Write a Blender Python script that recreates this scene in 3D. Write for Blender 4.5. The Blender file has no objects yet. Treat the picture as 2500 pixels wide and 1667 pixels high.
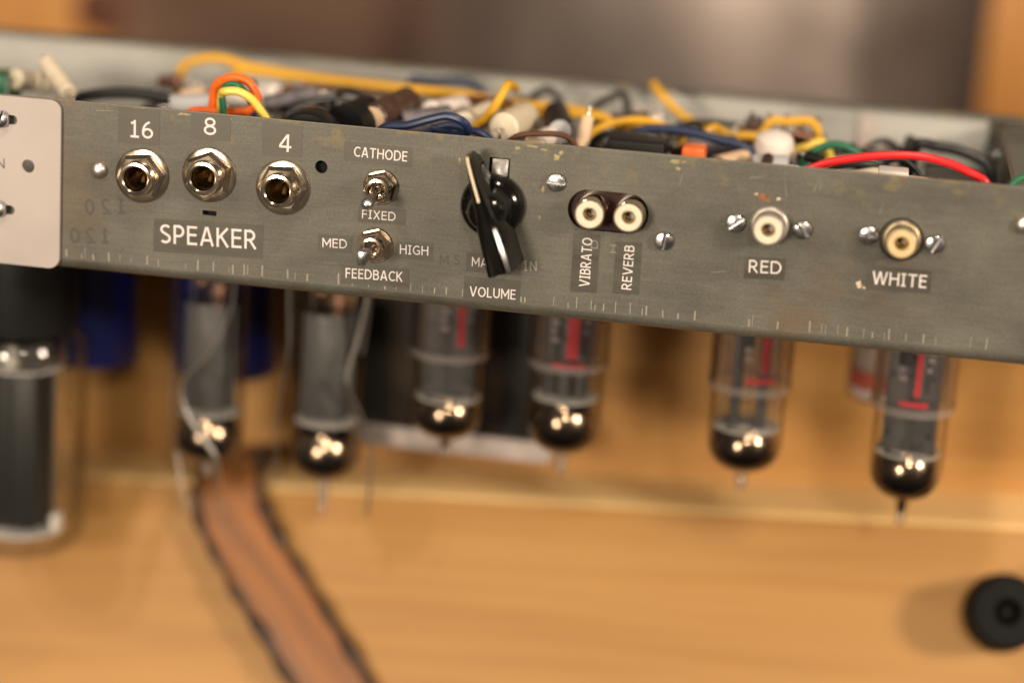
import bpy, bmesh, math, random
from mathutils import Vector, Matrix
random.seed(7)
S = 0.001                      # everything below is written in millimetres
sc = bpy.context.scene
col = sc.collection

# ------------------------------------------------------------------ camera
cd = bpy.data.cameras.new('camera'); cam = bpy.data.objects.new('camera', cd); col.objects.link(cam)
cd.sensor_fit = 'HORIZONTAL'; cd.sensor_width = 22.3; cd.lens = 50.0
cd.clip_start = 0.02; cd.clip_end = 30
yaw, pitch, roll = math.radians(-8.7394), math.radians(15.0), math.radians(3.6542)
fw = Vector((math.sin(yaw)*math.cos(pitch), math.cos(yaw)*math.cos(pitch), -math.sin(pitch)))
r0 = Vector((math.cos(yaw), -math.sin(yaw), 0)); u0 = r0.cross(fw)
rr = r0*math.cos(roll)+u0*math.sin(roll); uu = -r0*math.sin(roll)+u0*math.cos(roll)
M = Matrix((rr, uu, -fw)).transposed().to_4x4()
M.translation = Vector((89.379, -581.419, 157.621))*S
cam.matrix_world = M
cd.dof.use_dof = True; cd.dof.focus_distance = 0.606; cd.dof.aperture_fstop = 2.05; cd.dof.aperture_blades = 0
sc.camera = cam

# ------------------------------------------------------------------ world, lamps, exposure
w = bpy.data.worlds.new('World'); sc.world = w; w.use_nodes = True
w.node_tree.nodes['Background'].inputs[0].default_value = (1.0, 0.80, 0.62, 1)
w.node_tree.nodes['Background'].inputs[1].default_value = 0.085

def lamp(name, loc, target, size, power, color, spread=180):
    l = bpy.data.lights.new(name, 'AREA'); l.shape = 'DISK'; l.size = size*S; l.energy = power; l.color = color
    l.spread = math.radians(spread)
    o = bpy.data.objects.new(name, l); col.objects.link(o)
    o.location = Vector(loc)*S
    d = Vector(target)-Vector(loc); o.rotation_euler = d.to_track_quat('-Z', 'Y').to_euler()
    return o
WARM = (1.0, 0.84, 0.64)
lamp('key_lamp', (-390, -1250, 160), (0, 40, -10), 290, 12.5, WARM)
lamp('right_lamp', (880, -530, 340), (80, 60, -60), 170, 9.5, WARM)
lamp('ceiling_lamp', (150, -650, 1250), (0, 30, 20), 140, 7.0, WARM)
lamp('ceiling_lamp', (-600, -900, 900), (0, 30, 20), 120, 4.0, WARM)
lamp('ceiling_lamp', (420, -1400, 620), (0, 60, 30), 120, 7.5, WARM)
sc.view_settings.view_transform = 'Standard'; sc.view_settings.look = 'None'
sc.view_settings.exposure = 0.0; sc.view_settings.gamma = 1.0
sc.render.engine = 'CYCLES'
sc.cycles.use_denoising = True
sc.cycles.max_bounces = 12; sc.cycles.transparent_max_bounces = 24
sc.cycles.caustics_reflective = False; sc.cycles.caustics_refractive = False
sc.cycles.sample_clamp_indirect = 6.0

# ------------------------------------------------------------------ materials
MATS = {}
def mat(name, color=(0.5, 0.5, 0.5), rough=0.5, metal=0.0, spec=0.5, **kw):
    if name in MATS: return MATS[name]
    m = bpy.data.materials.new(name); m.use_nodes = True; MATS[name] = m
    b = m.node_tree.nodes['Principled BSDF']
    b.inputs['Base Color'].default_value = (*color, 1); b.inputs['Roughness'].default_value = rough
    b.inputs['Metallic'].default_value = metal; b.inputs['Specular IOR Level'].default_value = spec
    for k, v in kw.items(): b.inputs[k].default_value = v
    return m
def nodes(m): return m.node_tree.nodes, m.node_tree.links, m.node_tree.nodes['Principled BSDF']
def vary(name, color, rough=0.5, metal=0.0, scale=60.0, amount=0.25, stretch=(1, 1, 1), rvar=0.1, bump=0.0, spec=0.5, detail=4, rotz=0.0, **kw):
    """colour and roughness broken up by noise in object space (object space = metres)"""
    if name in MATS: return MATS[name]
    m = mat(name, color, rough, metal, spec, **kw)
    n, l, b = nodes(m)
    tc = n.new('ShaderNodeTexCoord'); mp = n.new('ShaderNodeMapping'); mp.vector_type = 'TEXTURE' if rotz else 'POINT'
    mp.inputs['Scale'].default_value = [1/q for q in stretch] if rotz else stretch; mp.inputs['Rotation'].default_value = (0, 0, rotz)
    nz = n.new('ShaderNodeTexNoise'); nz.inputs['Scale'].default_value = scale; nz.inputs['Detail'].default_value = detail
    l.new(tc.outputs['Object'], mp.inputs[0]); l.new(mp.outputs[0], nz.inputs['Vector'])
    rp = n.new('ShaderNodeMapRange'); rp.inputs[1].default_value = .3; rp.inputs[2].default_value = .7
    rp.inputs[3].default_value = 1-amount; rp.inputs[4].default_value = 1+amount
    l.new(nz.outputs['Fac'], rp.inputs[0])
    mx = n.new('ShaderNodeMix'); mx.data_type = 'RGBA'; mx.blend_type = 'MULTIPLY'; mx.inputs[0].default_value = 1
    mx.inputs[6].default_value = (*color, 1); l.new(rp.outputs[0], mx.inputs[7]); l.new(mx.outputs[2], b.inputs['Base Color'])
    rr_ = n.new('ShaderNodeMapRange'); rr_.inputs[1].default_value = .3; rr_.inputs[2].default_value = .7
    rr_.inputs[3].default_value = max(0.02, rough-rvar); rr_.inputs[4].default_value = rough+rvar
    l.new(nz.outputs['Fac'], rr_.inputs[0]); l.new(rr_.outputs[0], b.inputs['Roughness'])
    if bump:
        bp = n.new('ShaderNodeBump'); bp.inputs['Strength'].default_value = 1; bp.inputs['Distance'].default_value = bump*S
        l.new(nz.outputs['Fac'], bp.inputs['Height']); l.new(bp.outputs[0], b.inputs['Normal'])
    return m

def steel_panel():
    m = mat('worn_steel', (0.3, 0.28, 0.25), 0.45, 0.35, 0.3)
    n, l, b = nodes(m)
    tc = n.new('ShaderNodeTexCoord')
    def noise(scale, st, detail=4, rough=.55):
        mp = n.new('ShaderNodeMapping'); mp.inputs['Scale'].default_value = st
        nz = n.new('ShaderNodeTexNoise'); nz.inputs['Scale'].default_value = scale; nz.inputs['Detail'].default_value = detail; nz.inputs['Roughness'].default_value = rough
        l.new(tc.outputs['Object'], mp.inputs[0]); l.new(mp.outputs[0], nz.inputs['Vector']); return nz
    def ramp(src, a, b_, lo, hi):
        r = n.new('ShaderNodeMapRange'); r.inputs[1].default_value = a; r.inputs[2].default_value = b_; r.inputs[3].default_value = lo; r.inputs[4].default_value = hi
        l.new(src, r.inputs[0]); return r.outputs[0]
    def mul(a, b_):
        r = n.new('ShaderNodeMath'); r.operation = 'MULTIPLY'; l.new(a, r.inputs[0]); l.new(b_, r.inputs[1]); return r.outputs[0]
    brush = noise(1400, (0.05, 1, 1), 4, .7); cloud = noise(28, (1, 1, 1.6), 6, .65); grit = noise(1500, (1, 1, 1), 2)
    f = mul(mul(ramp(brush.outputs['Fac'], .3, .7, .88, 1.12), ramp(cloud.outputs['Fac'], .3, .7, .66, 1.24)), ramp(grit.outputs['Fac'], .3, .7, .86, 1.14))
    mx = n.new('ShaderNodeMix'); mx.data_type = 'RGBA'; mx.blend_type = 'MULTIPLY'; mx.inputs[0].default_value = 1
    mx.inputs[6].default_value = (0.116, 0.111, 0.095, 1); l.new(f, mx.inputs[7])
    # yellow-brown flux and glue stains, thickest along the top edge of the sheet
    st = noise(130, (1, 1, 1.2), 5, .6)
    sep = n.new('ShaderNodeSeparateXYZ'); l.new(tc.outputs['Object'], sep.inputs[0])
    edge = ramp(sep.outputs['Z'], 0.043, 0.0545, 0.0, 1.0)
    sm = ramp(st.outputs['Fac'], .55, .64, 0, .8)
    sm = mul(sm, edge)
    mx2 = n.new('ShaderNodeMix'); mx2.data_type = 'RGBA'; l.new(sm, mx2.inputs[0]); l.new(mx.outputs[2], mx2.inputs[6]); mx2.inputs[7].default_value = (0.21, 0.165, 0.075, 1)
    # faint rust blooms
    ru = noise(22, (1, 1, 1), 5, .7); rm = ramp(ru.outputs['Fac'], .56, .72, 0, .5)
    mx3 = n.new('ShaderNodeMix'); mx3.data_type = 'RGBA'; l.new(rm, mx3.inputs[0]); l.new(mx2.outputs[2], mx3.inputs[6]); mx3.inputs[7].default_value = (0.14, 0.085, 0.045, 1)
    l.new(mx3.outputs[2], b.inputs['Base Color'])
    l.new(ramp(cloud.outputs['Fac'], .3, .7, .42, .58), b.inputs['Roughness'])
    bp = n.new('ShaderNodeBump'); bp.inputs['Strength'].default_value = .5; bp.inputs['Distance'].default_value = .02*S
    l.new(brush.outputs['Fac'], bp.inputs['Height']); l.new(bp.outputs[0], b.inputs['Normal'])
    return m

def wood(name, base, dark, rough=0.42, gscale=1.0, axis='X'):
    m = mat(name, base, rough, 0.0, 0.35); n, l, b = nodes(m)
    tc = n.new('ShaderNodeTexCoord'); mp = n.new('ShaderNodeMapping')
    st = {'X': (0.05, 1, 1), 'Z': (1, 1, 0.05), 'Y': (1, .05, 1)}[axis]; mp.inputs['Scale'].default_value = st
    nz = n.new('ShaderNodeTexNoise'); nz.inputs['Scale'].default_value = 120*gscale; nz.inputs['Detail'].default_value = 5; nz.inputs['Distortion'].default_value = .8
    l.new(tc.outputs['Object'], mp.inputs[0]); l.new(mp.outputs[0], nz.inputs['Vector'])
    nf = n.new('ShaderNodeTexNoise'); nf.inputs['Scale'].default_value = 420*gscale; nf.inputs['Detail'].default_value = 3
    l.new(mp.outputs[0], nf.inputs['Vector'])
    nb = n.new('ShaderNodeTexNoise'); nb.inputs['Scale'].default_value = 7*gscale; nb.inputs['Detail'].default_value = 3
    l.new(tc.outputs['Object'], nb.inputs['Vector'])
    r1 = n.new('ShaderNodeMapRange'); r1.inputs[1].default_value = .40; r1.inputs[2].default_value = .66; l.new(nz.outputs['Fac'], r1.inputs[0])
    a1 = n.new('ShaderNodeMath'); a1.operation = 'MULTIPLY_ADD'; l.new(nf.outputs['Fac'], a1.inputs[0]); a1.inputs[1].default_value = .35; l.new(r1.outputs[0], a1.inputs[2])
    a2 = n.new('ShaderNodeMath'); a2.operation = 'MULTIPLY_ADD'; l.new(nb.outputs['Fac'], a2.inputs[0]); a2.inputs[1].default_value = .9; l.new(a1.outputs[0], a2.inputs[2])
    r2 = n.new('ShaderNodeMapRange'); r2.inputs[1].default_value = .35; r2.inputs[2].default_value = 1.6; l.new(a2.outputs[0], r2.inputs[0])
    mx = n.new('ShaderNodeMix'); mx.data_type = 'RGBA'; l.new(r2.outputs[0], mx.inputs[0]); mx.inputs[6].default_value = (*base, 1); mx.inputs[7].default_value = (*dark, 1)
    l.new(mx.outputs[2], b.inputs['Base Color'])
    bp = n.new('ShaderNodeBump'); bp.inputs['Strength'].default_value = .4; bp.inputs['Distance'].default_value = .1*S
    l.new(nf.outputs['Fac'], bp.inputs['Height']); l.new(bp.outputs[0], b.inputs['Normal'])
    return m

def thin_glass(name, tint=(0.97, 0.97, 0.95), rough=0.0, f0=0.045, milk=0.0):
    """a thin clear sheet: passes light straight through, mirrors more of it towards grazing (Schlick)"""
    m = bpy.data.materials.new(name); m.use_nodes = True; MATS[name] = m
    n, l = m.node_tree.nodes, m.node_tree.links; n.clear()
    out = n.new('ShaderNodeOutputMaterial'); mix = n.new('ShaderNodeMixShader'); tr = n.new('ShaderNodeBsdfTransparent'); gl = n.new('ShaderNodeBsdfGlossy'); lw = n.new('ShaderNodeLayerWeight')
    lw.inputs['Blend'].default_value = .5
    pw = n.new('ShaderNodeMath'); pw.operation = 'POWER'; pw.inputs[1].default_value = 5; l.new(lw.outputs['Facing'], pw.inputs[0])
    ma = n.new('ShaderNodeMath'); ma.operation = 'MULTIPLY_ADD'; ma.inputs[1].default_value = .9-f0; ma.inputs[2].default_value = f0; l.new(pw.outputs[0], ma.inputs[0])
    p2 = n.new('ShaderNodeMath'); p2.operation = 'POWER'; p2.inputs[1].default_value = 4; l.new(lw.outputs['Facing'], p2.inputs[0])
    cm = n.new('ShaderNodeMix'); cm.data_type = 'RGBA'; cm.inputs[6].default_value = (*tint, 1); cm.inputs[7].default_value = (.30, .26, .23, 1); l.new(p2.outputs[0], cm.inputs[0]); l.new(cm.outputs[2], tr.inputs[0])   # longer path through the wall near the outline
    gl.inputs['Roughness'].default_value = rough
    base = tr.outputs[0]
    if milk:
        df = n.new('ShaderNodeBsdfDiffuse'); df.inputs[0].default_value = (.8, .74, .74, 1); m2 = n.new('ShaderNodeMixShader'); m2.inputs[0].default_value = milk
        l.new(tr.outputs[0], m2.inputs[1]); l.new(df.outputs[0], m2.inputs[2]); base = m2.outputs[0]
    l.new(ma.outputs[0], mix.inputs[0]); l.new(base, mix.inputs[1]); l.new(gl.outputs[0], mix.inputs[2]); l.new(mix.outputs[0], out.inputs[0])
    return m

STEEL = steel_panel()
INNER = vary('zinc_inside', (0.50, 0.49, 0.46), 0.5, 0.55, scale=35, amount=.15)
TAPE = vary('clear_label_tape', (0.070, 0.064, 0.052), 0.40, 0.3, scale=300, amount=.12, stretch=(.1, 1, 1))
PRINT = mat('white_print', (0.66, 0.60, 0.60), 0.5)
GHOST = mat('grey_ghost_print', (0.066, 0.06, 0.05), 0.5, .3)
ETCH = mat('etched_bright_steel', (0.27, 0.245, 0.20), 0.5, .3)
PLATE = vary('pale_painted_plate', (0.40, 0.35, 0.335), 0.48, 0.05, scale=40, amount=.10, detail=8)
NICKEL = vary('nickel', (0.78, 0.66, 0.52), 0.16, 1.0, scale=220, amount=.1, rvar=.05)
CHROME = vary('bright_zinc', (0.50, 0.49, 0.51), 0.26, 1.0, scale=400, amount=.12, rvar=.08)
BORE = vary('dark_brass_bore', (0.27, 0.185, 0.09), .35, 1.0, scale=200, amount=.4)
BRASS = mat('brass', (0.62, 0.42, 0.17), 0.3, 1.0)
RIVET = mat('rivet_aluminium', (0.75, 0.70, 0.64), 0.38, 1.0)
BLACKGLOSS = mat('black_bakelite', (0.004, 0.0035, 0.003), 0.13, 0, 0.38)
BAKELITE = mat('brown_bakelite', (0.030, 0.008, 0.006), 0.25)
CREAM = vary('cream_plastic', (0.66, 0.575, 0.45), 0.45, scale=300, amount=.06)
CREAM2 = vary('yellowed_plastic', (0.58, 0.44, 0.23), 0.45, scale=300, amount=.08)
BLACK = mat('black_plastic', (0.007, 0.007, 0.007), 0.5, 0, .3)
HOLE = mat('hole_dark', (0.006, 0.006, 0.006), 0.9)
LINE = mat('ivory_line', (0.85, 0.70, 0.50), 0.5)
PINE = wood('pine', (0.455, 0.243, 0.077), (0.385, 0.192, 0.056))
PINE_V = wood('pine_upright', (0.58, 0.29, 0.085), (0.45, 0.19, 0.05), axis='Z')
LEATHER = vary('tan_leather', (0.28, 0.112, 0.036), 0.6, scale=210, amount=.38, rvar=.12, bump=.3, stretch=(1, .07, 1), rotz=.66)
LEATHER_EDGE = vary('dark_leather_edge', (0.035, 0.014, 0.008), 0.55, scale=150, amount=.4)
RUBBER = vary('black_rubber', (0.006, 0.006, 0.006), 0.7, scale=200, amount=.3, spec=.15)
GLASS = thin_glass('tube_glass', (0.97, 0.97, 0.955), 0.012)
COLLAR = thin_glass('clear_plastic', (0.95, 0.93, 0.93), 0.05, .06, .015)
MILKY = thin_glass('milky_glass', (0.9, 0.86, 0.82), 0.05, .06, .15)
GETTER = vary('getter_mirror', (0.50, 0.37, 0.28), 0.19, 1.0, scale=160, amount=.45, rvar=.05)
def fade_getter():                # the flash is thick and black at the tip and thins to a silvery-brown mirror towards its edge
    n, l, b = nodes(GETTER); tc = n.new('ShaderNodeTexCoord'); sp = n.new('ShaderNodeSeparateXYZ'); l.new(tc.outputs['Generated'], sp.inputs[0])
    r = n.new('ShaderNodeMapRange'); r.inputs[1].default_value = .38; r.inputs[2].default_value = .92; l.new(sp.outputs['Z'], r.inputs[0])
    src = b.inputs['Base Color'].links[0].from_socket; mx = n.new('ShaderNodeMix'); mx.data_type = 'RGBA'; mx.inputs[6].default_value = (.03, .018, .018, 1)
    l.new(r.outputs[0], mx.inputs[0]); l.new(src, mx.inputs[7]); l.new(mx.outputs[2], b.inputs['Base Color'])
fade_getter()
SILVER = vary('silver_getter', (0.62, 0.58, 0.56), 0.22, 1.0, scale=160, amount=.3)
ANODE = vary('grey_anode', (0.100, 0.097, 0.102), 0.5, 0.5, scale=220, amount=.2)
ANODE_D = vary('dark_anode', (0.075, 0.075, 0.078), 0.5, 0.5, scale=200, amount=.25)
MICA = vary('mica', (0.72, 0.68, 0.68), 0.5, scale=200, amount=.15)
COPPER = mat('copper', (0.34, 0.18, 0.13), 0.35, 1.0)
SPRING = mat('spring_wire', (0.50, 0.47, 0.44), 0.38, 1.0)
REDP = mat('red_print', (0.55, 0.02, 0.03), 0.45)
WHITEP = mat('pale_print', (0.30, 0.27, 0.28), 0.45)
BLUE = mat('blue_sleeve', (0.006, 0.012, 0.115), 0.4)
CORE = vary('black_core', (0.009, 0.008, 0.007), 0.6, .1, scale=60, amount=.4, stretch=(1, 1, .1))
PAPER = vary('brown_winding', (0.020, 0.011, 0.005), 0.6, scale=45, amount=.8)
ALU = mat('pale_bracket', (0.50, 0.43, 0.41), 0.5, .1)
FIBRE = vary('brown_fibre_board', (0.09, 0.042, 0.02), 0.6, scale=200, amount=.2)
YEL = mat('yellow_wire', (0.68, 0.36, 0.02), 0.45); RED = mat('red_wire', (0.62, 0.018, 0.022), 0.32)
ORG = mat('orange_wire', (0.85, 0.15, 0.02), 0.35); GRN = mat('green_wire', (0.01, 0.12, 0.06), 0.4)
BLU = mat('navy_wire', (0.012, 0.024, 0.075), 0.4); BLK = mat('black_wire', (0.014, 0.014, 0.016), 0.4)
LYEL = mat('pale_yellow_wire', (0.85, 0.60, 0.10), 0.4)
WHITEC = vary('white_ceramic', (0.78, 0.70, 0.66), 0.4, scale=200, amount=.06)
CAPGREY = mat('grey_film', (0.42, 0.42, 0.44), 0.4); CAPBROWN = vary('brown_film', (0.055, 0.028, 0.02), 0.4, scale=250, amount=.5)
CAPTAN = mat('tan_end', (0.62, 0.44, 0.30), 0.5); CAPVIO = vary('violet_film', (0.13, 0.115, 0.13), 0.4, scale=250, amount=.4)
CAPBLUE = mat('pale_blue_film', (0.16, 0.20, 0.28), .4); BRN = mat('brown_wire', (0.10, 0.035, 0.015), .4); WIREW = mat('white_wire', (0.6, 0.55, 0.5), .4)
SOLDER = mat('solder', (0.55, 0.5, 0.47), 0.35, 1.0)

# ------------------------------------------------------------------ mesh helpers (millimetres)
def finish(bm, name, m, parent=None, smooth=True, angle=35):
    for v in bm.verts: v.co *= S
    me = bpy.data.meshes.new(name); bmesh.ops.recalc_face_normals(bm, faces=bm.faces[:])
    bm.to_mesh(me); bm.free()
    me.materials.append(m)
    if smooth:
        for p in me.polygons: p.use_smooth = True
        me.set_sharp_from_angle(angle=math.radians(angle))
    o = bpy.data.objects.new(name, me); col.objects.link(o)
    if parent: o.parent = parent
    return o
def frame(d):
    d = Vector(d).normalized(); a = Vector((0, 0, 1)) if abs(d.z) < .9 else Vector((1, 0, 0))
    x = a.cross(d).normalized(); y = d.cross(x); return x, y, d
def lathe(bm, prof, base=(0, 0, 0), axis=(0, 0, 1), seg=40, wob=None):
    """prof: list of (radius, height along axis)"""
    x, y, d = frame(axis); base = Vector(base); rings = []
    for i, (r, h) in enumerate(prof):
        if r < 1e-6: rings.append([bm.verts.new(base+d*h)])
        else: rings.append([bm.verts.new(base+d*(h+(wob(i, k) if wob else 0))+(x*math.cos(2*math.pi*k/seg)+y*math.sin(2*math.pi*k/seg))*r) for k in range(seg)])
    for a, b in zip(rings, rings[1:]):
        for k in range(seg):
            k2 = (k+1) % seg
            if len(a) == 1 and len(b) == 1: continue
            if len(a) == 1: bm.faces.new((a[0], b[k], b[k2]))
            elif len(b) == 1: bm.faces.new((a[k], b[0], a[k2]))
            else: bm.faces.new((a[k], b[k], b[k2], a[k2]))
    return bm
def box(bm, c, s, rot=None, bev=0.0):
    t = bmesh.new(); bmesh.ops.create_cube(t, size=1)
    for v in t.verts: v.co = Vector((v.co.x*s[0], v.co.y*s[1], v.co.z*s[2]))
    if bev: bmesh.ops.bevel(t, geom=t.edges[:], offset=bev, segments=2, profile=.5, affect='EDGES')
    for v in t.verts:
        if rot is not None: v.co = rot @ v.co
        v.co += Vector(c)
    me = bpy.data.meshes.new('tmp'); t.to_mesh(me); t.free(); bm.from_mesh(me); bpy.data.meshes.remove(me); return bm
def spline(pts, n=8):
    P = [Vector(p) for p in pts]
    if len(P) == 2: return P
    out = []; P = [P[0]*2-P[1]]+P+[P[-1]*2-P[-2]]
    for i in range(1, len(P)-2):
        a, b, c_, d = P[i-1], P[i], P[i+1], P[i+2]
        for k in range(n):
            t = k/n
            out.append(.5*((2*b)+(-a+c_)*t+(2*a-5*b+4*c_-d)*t*t+(-a+3*b-3*c_+d)*t**3))
    out.append(P[-2]); return out
def tube(bm, pts, r, seg=10, n=8, smooth=True, taper=None):
    P = spline(pts, n) if smooth else [Vector(p) for p in pts]
    rings = []; up = None
    for i, p in enumerate(P):
        d = (P[min(i+1, len(P)-1)]-P[max(i-1, 0)]).normalized()
        if up is None: up = frame(d)[0]
        x = (up-d*up.dot(d)).normalized(); y = d.cross(x); up = x
        q = r*(taper(i/(len(P)-1)) if taper else 1)
        rings.append([bm.verts.new(p+(x*math.cos(2*math.pi*k/seg)+y*math.sin(2*math.pi*k/seg))*q) for k in range(seg)])
    for a, b in zip(rings, rings[1:]):
        for k in range(seg): bm.faces.new((a[k], b[k], b[(k+1) % seg], a[(k+1) % seg]))
    bm.faces.new(rings[0][::-1]); bm.faces.new(rings[-1]); return bm
def nb(): return bmesh.new()
def thing(name, label, cat, loc=(0, 0, 0), group=None):
    o = bpy.data.objects.new(name, None); col.objects.link(o); o.location = Vector(loc)*S; o.empty_display_size = .01
    o['label'] = label; o['category'] = cat
    if group: o['group'] = group
    return o
def P_lathe(name, prof, m, parent, base=(0, 0, 0), axis=(0, 0, 1), seg=40, wob=None, angle=35): return finish(lathe(nb(), prof, base, axis, seg, wob), name, m, parent, angle=angle)
def P_box(name, c, s, m, parent, rot=None, bev=0.0): return finish(box(nb(), c, s, rot, bev), name, m, parent, angle=40)
def P_tube(name, pts, r, m, parent, seg=10, n=8, taper=None): return finish(tube(nb(), pts, r, seg, n, True, taper), name, m, parent)

def curve_plate(outer, holes, y0, y1):
    """flat sheet in the x-z plane with real holes, between y0 (front) and y1 (back)"""
    cu = bpy.data.curves.new('tmp', 'CURVE'); cu.dimensions = '2D'; cu.fill_mode = 'BOTH'; cu.extrude = abs(y1-y0)/2
    for loop in [outer]+holes:
        s = cu.splines.new('POLY'); s.points.add(len(loop)-1); s.use_cyclic_u = True
        for p, (x, z) in zip(s.points, loop): p.co = (x, z, 0, 1)
    o = bpy.data.objects.new('tmp', cu); col.objects.link(o); dg = bpy.context.evaluated_depsgraph_get()
    me = o.evaluated_get(dg).to_mesh(); bm = bmesh.new(); bm.from_mesh(me); o.to_mesh_clear()
    bpy.data.objects.remove(o); bpy.data.curves.remove(cu)
    bmesh.ops.remove_doubles(bm, verts=bm.verts[:], dist=1e-4)
    for v in bm.verts: x, z, e = v.co; v.co = Vector((x, (y0+y1)/2-e, z))
    return bm
def circ(x, z, r, n=32): return [(x+r*math.cos(2*math.pi*k/n), z+r*math.sin(2*math.pi*k/n)) for k in range(n)]
def rrect(x0, z0, x1, z1, r, n=8):
    out = []
    for cx, cz, a in ((x1-r, z1-r, 0), (x0+r, z1-r, 90), (x0+r, z0+r, 180), (x1-r, z0+r, 270)):
        for k in range(n+1):
            t = math.radians(a+90*k/n); out.append((cx+r*math.cos(t), cz+r*math.sin(t)))
    return out

# lettering: the built-in font letter by letter, with the barred capital I of the photograph
def strokes(ch):
    """centre lines of a plain humanist capital, cap height 1: (width, [(points, closed)])"""
    h = .065
    def arc(cx, cy, rx, ry, a0, a1, n=14): return [(cx+rx*math.cos(math.radians(a0+(a1-a0)*k/n)), cy+ry*math.sin(math.radians(a0+(a1-a0)*k/n))) for k in range(n+1)]
    st = lambda x: ([(x, 0), (x, 1)], False)
    if ch == 'A': return .80, [([(h, 0), (.375, 1)], False), ([(.80-h, 0), (.425, 1)], False), ([(.17, .3), (.63, .3)], False)]
    if ch == 'B': return .66, [st(h), ([(h, 1-h), (.36, 1-h)]+arc(.36, .745, .20, .19, 90, -90)+[(h, .555)], False), ([(.36, .545)]+arc(.38, .305, .22, .24, 90, -90)+[(h, h)], False)]
    if ch == 'C': return .72, [(arc(.45, .5, .385, .435, 48, 312, 24), False)]
    if ch == 'D': return .80, [st(h), ([(h, 1-h), (.34, 1-h)]+arc(.34, .5, .395, .435, 90, -90, 20)+[(h, h)], False)]
    if ch == 'E': return .58, [st(h), ([(h, 1-h), (.58, 1-h)], False), ([(h, .53), (.54, .53)], False), ([(h, h), (.58, h)], False)]
    if ch == 'F': return .56, [st(h), ([(h, 1-h), (.56, 1-h)], False), ([(h, .5), (.52, .5)], False)]
    if ch == 'G': return .80, [(arc(.45, .5, .385, .435, 48, 300, 24)+[(.735, .12), (.735, .46)], False), ([(.46, .46), (.80, .46)], False)]
    if ch == 'H': return .76, [st(h), st(.76-h), ([(h, .53), (.76-h, .53)], False)]
    if ch == 'I': return .36, [st(.18), ([(0, 1-h*.85), (.36, 1-h*.85)], False), ([(0, h*.85), (.36, h*.85)], False)]
    if ch == 'K': return .70, [st(h), ([(.64, 1), (.12, .46)], False), ([(.24, .58), (.65, 0)], False)]
    if ch == 'L': return .56, [st(h), ([(h, h), (.56, h)], False)]
    if ch == 'M': return .92, [st(h), st(.92-h), ([(h, .97), (.46, .3), (.92-h, .97)], False)]
    if ch == 'N': return .76, [st(h), st(.76-h), ([(h, .96), (.76-h, .04)], False)]
    if ch == 'O': return .88, [(arc(.44, .5, .375, .435, 0, 345, 23), True)]
    if ch == 'P': return .62, [st(h), ([(h, 1-h), (.30, 1-h)]+arc(.30, .68, .255, .255, 90, -90)+[(h, .425)], False)]
    if ch == 'R': return .70, [st(h), ([(h, 1-h), (.30, 1-h)]+arc(.30, .70, .255, .235, 90, -90)+[(h, .465)], False), ([(.30, .47), (.64, 0)], False)]
    if ch == 'S': return .62, [(arc(.32, .735, .245, .20, 35, 235, 16)[:-1]+arc(.30, .27, .25, .205, 65, -145, 18), False)]
    if ch == 'T': return .72, [st(.36), ([(0, 1-h), (.72, 1-h)], False)]
    if ch == 'U': return .74, [([(h, 1), (h, .40)]+arc(.37, .38, .305, .315, 180, 360, 16)+[(.74-h, .40), (.74-h, 1)], False)]
    if ch == 'V': return .80, [([(.05, 1), (.385, 0)], False), ([(.75, 1), (.415, 0)], False)]
    if ch == 'W': return 1.16, [([(.05, 1), (.30, 0)], False), ([(.325, 0), (.57, 1)], False), ([(.59, 1), (.835, 0)], False), ([(.86, 0), (1.11, 1)], False)]
    if ch == 'X': return .74, [([(.06, 0), (.68, 1)], False), ([(.06, 1), (.68, 0)], False)]
    if ch == '0': return .66, [(arc(.33, .5, .265, .435, 0, 345, 23), True)]
    if ch == '1': return .52, [st(.27), ([(.05, .80), (.27, .90)], False), ([(.02, h), (.52, h)], False)]
    if ch == '2': return .62, [(arc(.29, .70, .24, .235, 150, -25, 14)+[(.40, .40), (.09, h), (.60, h)], False)]
    if ch == '4': return .70, [([(.50, 0), (.50, 1)], False), ([(.47, .96), (.06, .33)], False), ([(.02, .28), (.70, .28)], False)]
    if ch == '6': return .68, [(arc(.345, .30, .265, .235, 0, 345, 20), True), (arc(.56, .36, .48, .575, 187, 100, 12), False)]
    if ch == '8': return .68, [(arc(.34, .735, .225, .20, 0, 345, 20), True), (arc(.34, .285, .265, .22, 0, 345, 20), True)]
    raise KeyError(ch)
def ribbon_pts(pts, closed, t):
    P = [Vector(p) for p in pts]; N = len(P); out = []
    for i in range(N):
        a = P[i-1] if (closed or i) else None; c = P[(i+1) % N] if (closed or i < N-1) else None
        d1 = (P[i]-a).normalized() if a is not None else None; d2 = (c-P[i]).normalized() if c is not None else None
        d1 = d1 if d1 is not None else d2; d2 = d2 if d2 is not None else d1
        m_ = (d1+d2); m_ = m_.normalized() if m_.length > 1e-6 else d1
        nr = Vector((-m_.y, m_.x)); k = 1/max(.5, nr.dot(Vector((-d1.y, d1.x)))); out.append((P[i]+nr*(t/2*k), P[i]-nr*(t/2*k)))
    return out
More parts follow.
